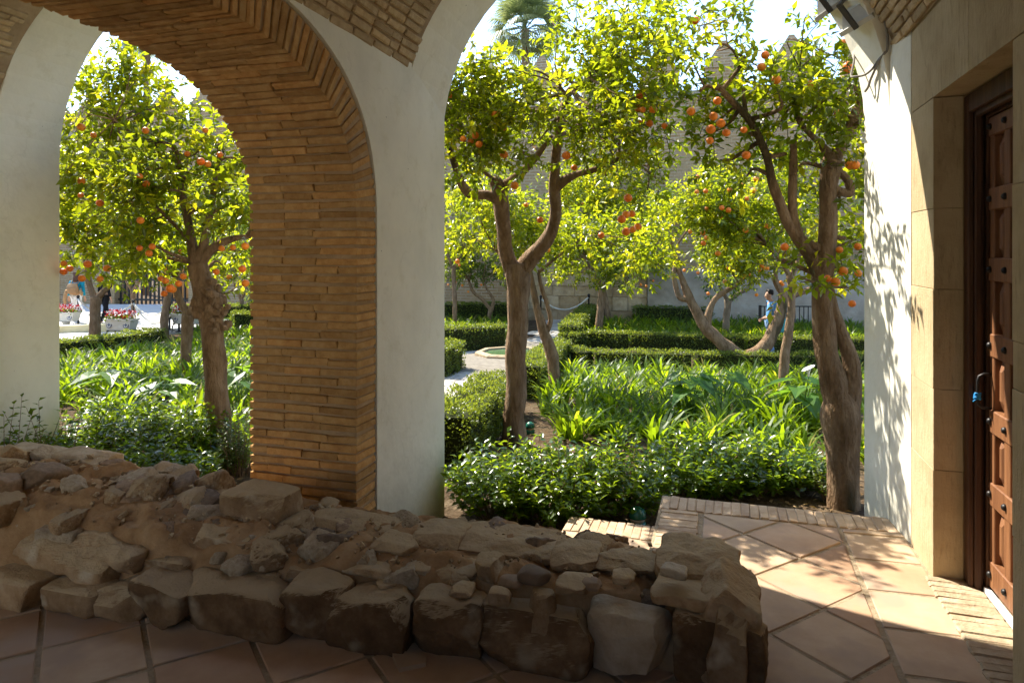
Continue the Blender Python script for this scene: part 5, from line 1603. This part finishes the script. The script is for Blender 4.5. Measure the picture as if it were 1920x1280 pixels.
def planter(label, u, v, w, h, seed, stand=False, dz=.16):
    b = Vector(G(u, v, dz)); rnd = random.Random(seed)
    t = thing('flower_planter', label, 'planter', b, 'flower planters on the terrace', rz=.15)
    z0 = .26 if stand else .18
    m = MB(); d = .34
    m.add([(-w*.42,-d*.4,z0),(w*.42,-d*.4,z0),(w*.42,d*.4,z0),(-w*.42,d*.4,z0),(-w/2,-d/2,z0+h),(w/2,-d/2,z0+h),(w/2,d/2,z0+h),(-w/2,d/2,z0+h)], [(0,3,2,1),(4,5,6,7),(0,1,5,4),(1,2,6,5),(2,3,7,6),(3,0,4,7)])
    m.box((-w/2-.02,-d/2-.02,z0+h), (w/2+.02,d/2+.02,z0+h+.04)); m.put('pot', POT, t, False, False)
    for x in (-w*.32, w*.32):    # round blue emblems painted on the front
        mm = MB(); mm.lathe([(.085,0),(.085,.006)], n=14); e = mm.put('emblem', BLUE, t, False, False, (x, -d*.455, z0+h*.55), (R(90-8),0,0))
        mm = MB(); mm.lathe([(.066,.0061),(.066,.010)], n=14); r_ = mm.put('emblem_field', POT, e, False, False)
        mm = MB(); mm.box((-.045,-.012,.0102),(.045,.012,.014)); mm.box((-.012,-.045,.0102),(.012,.045,.0135)); mm.put('emblem_mark', BLUE, e, False, False)
    if stand:
        m = MB()
        for s in (-1, 1):
            m.tube([(s*w*.4,0,z0-.01),(s*w*.55,0,z0-.06),(s*w*.6,0,.12),(s*w*.52,0,.04),(s*w*.45,0,.08)], .012, 5)
            for y in (-.15,.15): m.tube([(s*w*.4,y,z0-.01),(s*w*.44,y*1.2,0)], .012, 5)
        m.box((-w*.45,-.16,z0-.02),(w*.45,.16,z0-.001)); m.put('stand', M['iron'], t, False, False)
    else:
        m = MB(); m.lathe([(.20,0),(.18,.03),(.10,.08),(.12,.14),(.2,.179)], n=12); m.put('foot', POT, t, False, False)
    rng = np.random.default_rng(seed)
    for nm, mat, cnt in (('red_flowers', RED, 160), ('white_flowers', WHT, 90)):
        n = cnt; pos = np.stack([rng.uniform(-w*.5, w*.5, n), rng.uniform(-.2,.2,n), z0+h+.06+.2*rng.random(n)], 1)
        V, F = leaf_arrays(pos, rng.normal(size=(n,3)) + np.array([0,0,.8]), rng.normal(size=(n,3)), rng.uniform(.05,.09,n), rng.uniform(.05,.08,n))
        o = link(nm, new_mesh(nm, V, F, mat), t); o['kind'] = 'stuff'
    n = 260; pos = np.stack([rng.uniform(-w*.52, w*.52, n), rng.uniform(-.2,.2,n), z0+h+.0+.14*rng.random(n)], 1)
    V, F = leaf_arrays(pos, rng.normal(size=(n,3)), rng.normal(size=(n,3)) + np.array([0,0,1]), rng.uniform(.05,.09,n), rng.uniform(.04,.07,n))
    o = link('foliage', leaf_mesh('foliage', V, F, rng.random(n)*.6, SHRUB), t); o['kind'] = 'stuff'
planter('cream planter of red and white flowers with blue emblems, beside the white pier', 124, 612, .78, .24, 1)
planter('cream planter of red flowers in front of the thin trunk, nearest the low wall', 228, 636, .78, .26, 2, True)
planter('cream planter of red flowers on a scrolled iron stand, right of the rope post', 350, 622, .8, .24, 3, True)

# railing near the man
a = Vector(G(1425, 622)); b = Vector(G(1540, 622))
rl = thing('iron_railing', 'rusty iron railing along the rampart behind the man', 'railing', a)
d = b - a; L_ = d.length
for k in range(15):
    p = a + d*(k/14); m = MB(); w = .045 if k == 0 else .014; m.box((p.x-w, p.y-w, p.z), (p.x+w, p.y+w, p.z + (.84 if k == 0 else .8))); m.put('post' if k == 0 else 'bar', M['iron'], rl)
m = MB(); m.tube([a + Vector((0,0,.8)), b + Vector((0,0,.8))], .018, 6); m.put('handrail', M['iron'], rl)

# ---- floodlights and cable under the vault at the top right
GREYM = flat_mat('grey_enamel', (.60,.61,.58), .45, .5); DGREY = flat_mat('dark_grey_metal', (.10,.10,.095), .5, .5, .5)
def floodlight(label, u, v, Z, rot, s=1.0):
    c = Vector(P(u, v, Z)); t = thing('floodlight', label, 'light', c, 'floodlights under the vault'); t.rotation_euler = rot
    m = MB(); m.add([(-.19*s,-.10*s,0),(.19*s,-.10*s,0),(.19*s,.10*s,0),(-.19*s,.10*s,0),(-.14*s,-.06*s,.09*s),(.14*s,-.06*s,.09*s),(.14*s,.06*s,.09*s),(-.14*s,.06*s,.09*s)], [(0,3,2,1),(4,5,6,7),(0,1,5,4),(1,2,6,5),(2,3,7,6),(3,0,4,7)]); m.put('housing', GREYM, t, False, False)
    m = MB()
    for x0,x1,y0,y1 in ((-.205,.205,-.118,-.101),(-.205,.205,.101,.118),(-.205,-.191,-.1009,.1009),(.191,.205,-.1009,.1009)): m.box((x0*s,y0*s,-.022*s),(x1*s,y1*s,.01*s))
    m.put('rim', GREYM, t, False, False)
    m = MB(); m.box((-.188*s,-.098*s,-.012*s),(.188*s,.098*s,-.004*s)); m.put('glass', flat_mat('frosted_glass', (.55,.56,.55), .2, .6), t, False, False)
    m = MB(); m.box((-.23*s,-.015*s,-.02*s),(-.207*s,.015*s,.16*s)); m.box((.207*s,-.015*s,-.02*s),(.23*s,.015*s,.16*s)); m.box((-.23*s,-.015*s,.161*s),(.23*s,.015*s,.18*s)); m.put('bracket', DGREY, t, False, False)
floodlight('grey floodlight hung under the right arch, the lower one at the top right', 1622, 22, 4.55, (R(-20), R(-38), R(60)))
floodlight('pale floodlight partly cut by the upper edge, left of the lower one', 1572, 2, 4.75, (R(-25), R(-30), R(65)))
m = MB(); m.lathe([(.05,0),(.055,.02),(.055,.10),(.03,.12)], tuple(P(1650,-14,4.5)), 14); tag(m.put('junction_box', DGREY, None, True), 'dark round junction box above the floodlights', 'box')
def cable(pts, r, label):
    q = smooth_path([(*P(*p), r) for p in pts], 5); m = MB(); m.tube([x[:3] for x in q], r, 6); tag(m.put('cable', flat_mat('grey_cable', (.22,.2,.17), .7, .2), None, True), label, 'cable')
cable([(1652,5,4.30),(1658,35,4.30),(1664,70,4.31),(1664,92,4.32),(1659,100,4.34),(1648,112,4.42),(1635,130,4.50),(1620,141,4.60),(1602,144,4.66),(1596,142,4.7),(1601,118,4.74),(1602,100,4.78)], .008, 'grey cable looping from the floodlights across the white jamb')
cable([(1660,98,4.33),(1650,112,4.40),(1640,132,4.47),(1632,150,4.53),(1628,163,4.56),(1622,172,4.60)], .008, 'second grey cable end hanging down the white jamb')
# ================================================================== people
def skin_body(name, verts, edges, rad, mat, parent, sub=2, root=0):
    me = bpy.data.meshes.new(name + '_frame'); me.from_pydata([tuple(v) for v in verts], edges, [])
    o = bpy.data.objects.new(name + '_frame', me); COL.objects.link(o)
    o.modifiers.new('skin', 'SKIN')
    lay = me.skin_vertices[0].data if len(me.skin_vertices) else None
    for i, r in enumerate(rad):
        rr_ = r if hasattr(r, '__len__') else (r, r)
        lay[i].radius = rr_
    lay[root].use_root = True
    sb = o.modifiers.new('sub', 'SUBSURF'); sb.levels = sub; sb.render_levels = sub
    dg = bpy.context.evaluated_depsgraph_get()
    mesh = bpy.data.meshes.new_from_object(o.evaluated_get(dg))
    mesh.name = name; mesh.materials.clear(); mesh.materials.append(mat)
    mesh.polygons.foreach_set('use_smooth', np.ones(len(mesh.polygons), dtype=bool))
    bpy.data.objects.remove(o); bpy.data.meshes.remove(me)
    return link(name, mesh, parent)
SKIN = flat_mat('skin', (.50,.28,.18), .55, .3)
def person(label, loc, rz, J, cloth, H=1.0):
    """J: joints; x forward, y to the left, z up"""
    t = thing('person', label, 'person', loc, None, rz)
    t.scale = (H, H, H)
    V = []; E = []; Rr = []; ix = {}
    def v(k, p, r, frm=None):
        ix[k] = len(V); V.append(Vector(p)); Rr.append(r)
        if frm is not None: E.append((ix[frm], ix[k]))
    v('pelvis', J['pelvis'], (.115,.10)); v('waist', J['waist'], (.105,.085), 'pelvis'); v('chest', J['chest'], (.135,.10), 'waist')
    v('base', J['base'], (.07,.06), 'chest'); v('neck', J['neck'], .05, 'base'); v('jaw', J['jaw'], (.062,.066), 'neck'); v('brow', J['brow'], (.076,.088), 'jaw'); v('crown', J['crown'], (.055,.06), 'brow')
    f = J['face']; v('nose', Vector(J['jaw']).lerp(Vector(J['brow']), .55) + Vector(f)*.095, .012, 'brow')
    for s, k in ((1,'l'),(-1,'r')):
        v('ear'+k, Vector(J['brow']).lerp(Vector(J['jaw']), .4) + Vector((-.005, s*.078, 0)), .014, 'brow')
        v('sh'+k, J['sh'+k], .052, 'chest'); v('el'+k, J['el'+k], .038, 'sh'+k); v('wr'+k, J['wr'+k], .026, 'el'+k)
        d = (Vector(J['wr'+k]) - Vector(J['el'+k])).normalized(); side = d.cross(Vector((0,0,1))); side = side.normalized() if side.length > .1 else Vector((1,0,0)); up = side.cross(d)
        w = Vector(J['wr'+k]); v('palm'+k, w + d*.065, (.034,.016), 'wr'+k)
        for q, (o_, ln) in enumerate(((-.027,.058),(-.009,.07),(.009,.066),(.027,.052))):
            b_ = w + d*.095 + side*o_; v(f'f{q}{k}', b_, .0085, 'palm'+k); v(f'g{q}{k}', b_ + d*ln*.55 - up*.008, .008, f'f{q}{k}'); v(f'h{q}{k}', b_ + d*ln*.9 - up*.03, .007, f'g{q}{k}')
        v('th'+k, w + d*.05 - side*.035*s + up*.005, .010, 'palm'+k); v('tt'+k, w + d*.09 - side*.05*s - up*.01, .008, 'th'+k)
        v('hip'+k, J['hip'+k], .082, 'pelvis'); v('kn'+k, J['kn'+k], .056, 'hip'+k); v('an'+k, J['an'+k], .038, 'kn'+k); v('toe'+k, Vector(J['an'+k]) + Vector(J.get('toe', (.15,0,-.05))), (.035,.025), 'an'+k)
    skin_body('body', V, E, Rr, SKIN, t)
    def garment(nm, keys, edges, rad, mat):
        idx = {k: i for i, k in enumerate(keys)}
        pts = [V[ix[k]] if isinstance(k, str) and k in ix else Vector(J[k]) for k in keys]
        return skin_body(nm, pts, [(idx[a], idx[b]) for a, b in edges], rad, mat, t)
    J2 = dict(J)
    for k in 'lr':
        J[f'sl{k}'] = Vector(J['sh'+k]).lerp(Vector(J['el'+k]), cloth.get('sleeve', .75))
        J[f'hm{k}'] = Vector(J['an'+k]) + Vector((0,0,.03))
        if cloth.get('sleeve', .75) > 1: J[f'sl{k}'] = Vector(J['el'+k]).lerp(Vector(J['wr'+k]), .85)
    J['hem'] = Vector(J['pelvis']) + Vector((0,0,-.04))
    ke = ['chest','waist','pelvis','hem','base','shl','shr','sll','slr'] ; ed = [('chest','waist'),('waist','pelvis'),('pelvis','hem'),('chest','base'),('chest','shl'),('chest','shr')]
    ra = [(.155,.12),(.13,.108),(.14,.122),(.14,.12),(.078,.066),.068,.068,.054,.054]
    if cloth.get('sleeve', .75) > 1:
        ke += ['ell','elr']; ra += [.052,.052]; ed += [('shl','ell'),('ell','sll'),('shr','elr'),('elr','slr')]; ra[7] = ra[8] = .036
    else: ed += [('shl','sll'),('shr','slr')]
    garment('shirt', ke, ed, ra, cloth['shirt'])
    garment('trousers', ['pelvis','hipl','hipr','knl','knr','hml','hmr'], [('pelvis','hipl'),('pelvis','hipr'),('hipl','knl'),('hipr','knr'),('knl','hml'),('knr','hmr')], [(.128,.112),.098,.098,.07,.07,.06,.06], cloth['trousers'])
    for k in 'lr':
        a = Vector(J['an'+k]); m = MB(); m.tube([a + Vector((-.07,0,-.045)), a + Vector((.02,0,-.03)), a + Vector((.12,0,-.05)), a + Vector((.19,0,-.058))], [.03,.05,.045,.022], 8); m.put('shoe', cloth['shoe'], t, True, False)
    b = Vector(J['brow']); c = Vector(J['crown']); fv = Vector(f)
    hp = [b - fv*.03 + (c-b)*.35]; 
    m = MB(); Vh, Fh = stone_verts((.175,.165,.15), 6, .9, 5, .006); m.add([Vector(q) + b - fv*.022 + (c-b)*.55 for q in Vh], Fh)
    if cloth.get('long'):
        Vh, Fh = stone_verts((.12,.19,.30), 6, .8, 7, .008); m.add([Vector(q) + b - fv*.05 + Vector((0,0,-.10)) for q in Vh], Fh)
    m.put('hair', cloth['hair'], t, True, False)
    return t
def stand(lean=0, stride=.12, arm=None):
    J = dict(pelvis=(0,0,.95), waist=(.01,0,1.10), chest=(.01,0,1.30), base=(0,0,1.43), neck=(.01,0,1.49), jaw=(.035,0,1.55), brow=(.025,0,1.63), crown=(.01,0,1.70), face=(1,0,0),
      shl=(0,.175,1.385), shr=(0,-.175,1.385), ell=(-.03,.23,1.12), elr=(-.02,-.23,1.12), wrl=(.03,.24,.88), wrr=(.05,-.24,.88),
      hipl=(0,.09,.90), hipr=(0,-.09,.90), knl=(stride*.7+.02,.10,.49), knr=(-stride*.4+.03,-.10,.49), anl=(stride,.10,.09), anr=(-stride*1.1,-.10,.10))
    return J
JEANS = flat_mat('blue_jeans', (.16,.24,.36), .9, .1); BLUET = flat_mat('blue_tshirt', (.11,.27,.52), .9, .1); DARKH = flat_mat('dark_hair', (.018,.012,.009), .6, .3)
J = stand(stride=.06)
J.update(neck=(.035,0,1.485), jaw=(.085,0,1.525), brow=(.075,0,1.605), crown=(.05,0,1.675), face=(.86,0,-.5), ell=(-.04,.22,1.10), elr=(-.02,-.22,1.10), wrl=(.17,.06,1.05), wrr=(.18,-.06,1.03))
b = G(1447, 682)
man = person('man in a blue t-shirt and jeans looking down at his hands, behind the V-shaped tree', (b[0], b[1], b[2]+.02), math.pi + YAW*.9, J,
    dict(shirt=BLUET, trousers=JEANS, shoe=flat_mat('grey_shoe', (.12,.12,.12), .7), hair=DARKH, sleeve=.62), .97)
c = Vector(man.location); rm = Euler((0,0,math.pi + YAW*.9)).to_matrix()
def man_pt(p): return c + rm @ (Vector(p)*.97)
m = MB(); Mx = Matrix.Translation(man_pt((.29,0,1.08))) @ rm.to_4x4() @ Euler((0, R(-30), 0)).to_matrix().to_4x4(); m.bbox((-.065,-.034,-.005),(.065,.034,.005),.003, Mx)
tag(m.put('phone', flat_mat('dark_phone', (.02,.02,.022), .2, .6)), 'dark phone held in the hands of the man in blue', 'phone')
m = MB(); m.bbox((-.10,-.06,-.16),(.06,.10,.16),.03, Matrix.Translation(man_pt((-.14,.16,.90))) @ rm.to_4x4()); 
bagm = flat_mat('teal_bag', (.05,.30,.33), .8, .2); bagt = m.put('bag', bagm); tag(bagt, 'small teal bag at the hip of the man in blue', 'bag')
J = stand(stride=.13); J['face'] = (1,0,0)
b = G(143, 606, .16)
w = person('woman with long brown hair, teal top and white trousers, walking away with a backpack', (b[0], b[1], b[2]), R(90)+YAW*1.6, J,
    dict(shirt=flat_mat('teal_top', (.02,.28,.40), .85, .1), trousers=flat_mat('white_trousers', (.72,.72,.7), .85, .1), shoe=flat_mat('pale_shoe', (.5,.5,.48), .7), hair=flat_mat('brown_hair', (.11,.05,.03), .55, .3), sleeve=1.2, long=True), .98)
wr_ = Euler((0,0,R(90)+YAW*1.6)).to_matrix(); wc = Vector(b)
TAN = flat_mat('tan_leather', (.40,.23,.10), .6, .3)
bp = thing('backpack', 'tan leather backpack on the back of the woman in teal', 'backpack', wc + wr_ @ Vector((-.20,0,1.13)), None, R(90)+YAW*1.6)
Vb, Fb = stone_verts((.20,.36,.40), 10, .55, 9, .006); link('body', new_mesh('body', [tuple(q) for q in Vb], Fb, TAN, True), bp)
m = MB(); m.bbox((-.125,-.13,-.13),(-.085,.13,.04),.02); m.put('pocket', TAN, bp, False, False)
for s in (-1,1):
    m = MB(); m.tube([(.05,s*.10,.18),(.14,s*.12,.26),(.26,s*.125,.27),(.31,s*.13,.16)], .016, 6); m.put('strap', TAN, bp, True, False)
m = MB(); jk = [(-.02,.19,-.03),(.02,.25,-.16),(.0,.27,-.34),(.02,.25,-.5)]; m.tube(jk, [.05,.06,.055,.03], 8); m.tube([(-.03,-.19,-.02),(0,-.24,-.13),(.0,-.25,-.22)], [.05,.055,.02], 8)
jo = m.put('jacket', flat_mat('tan_cloth', (.45,.28,.14), .9, .1), None, True, False, Vector(bp.location), (0,0,R(90)+YAW*1.6)); tag(jo, 'tan jacket hanging from the backpack of the woman in teal', 'jacket')
BLK = flat_mat('black_cloth', (.012,.012,.014), .85, .1)
b = G(196, 610, .16); J = stand(stride=.16)
person('person dressed in black walking on the terrace behind the thin trunk', (b[0], b[1], b[2]), R(80), J, dict(shirt=BLK, trousers=BLK, shoe=flat_mat('white_shoe', (.6,.6,.6), .6), hair=DARKH, sleeve=1.2), 1.0)
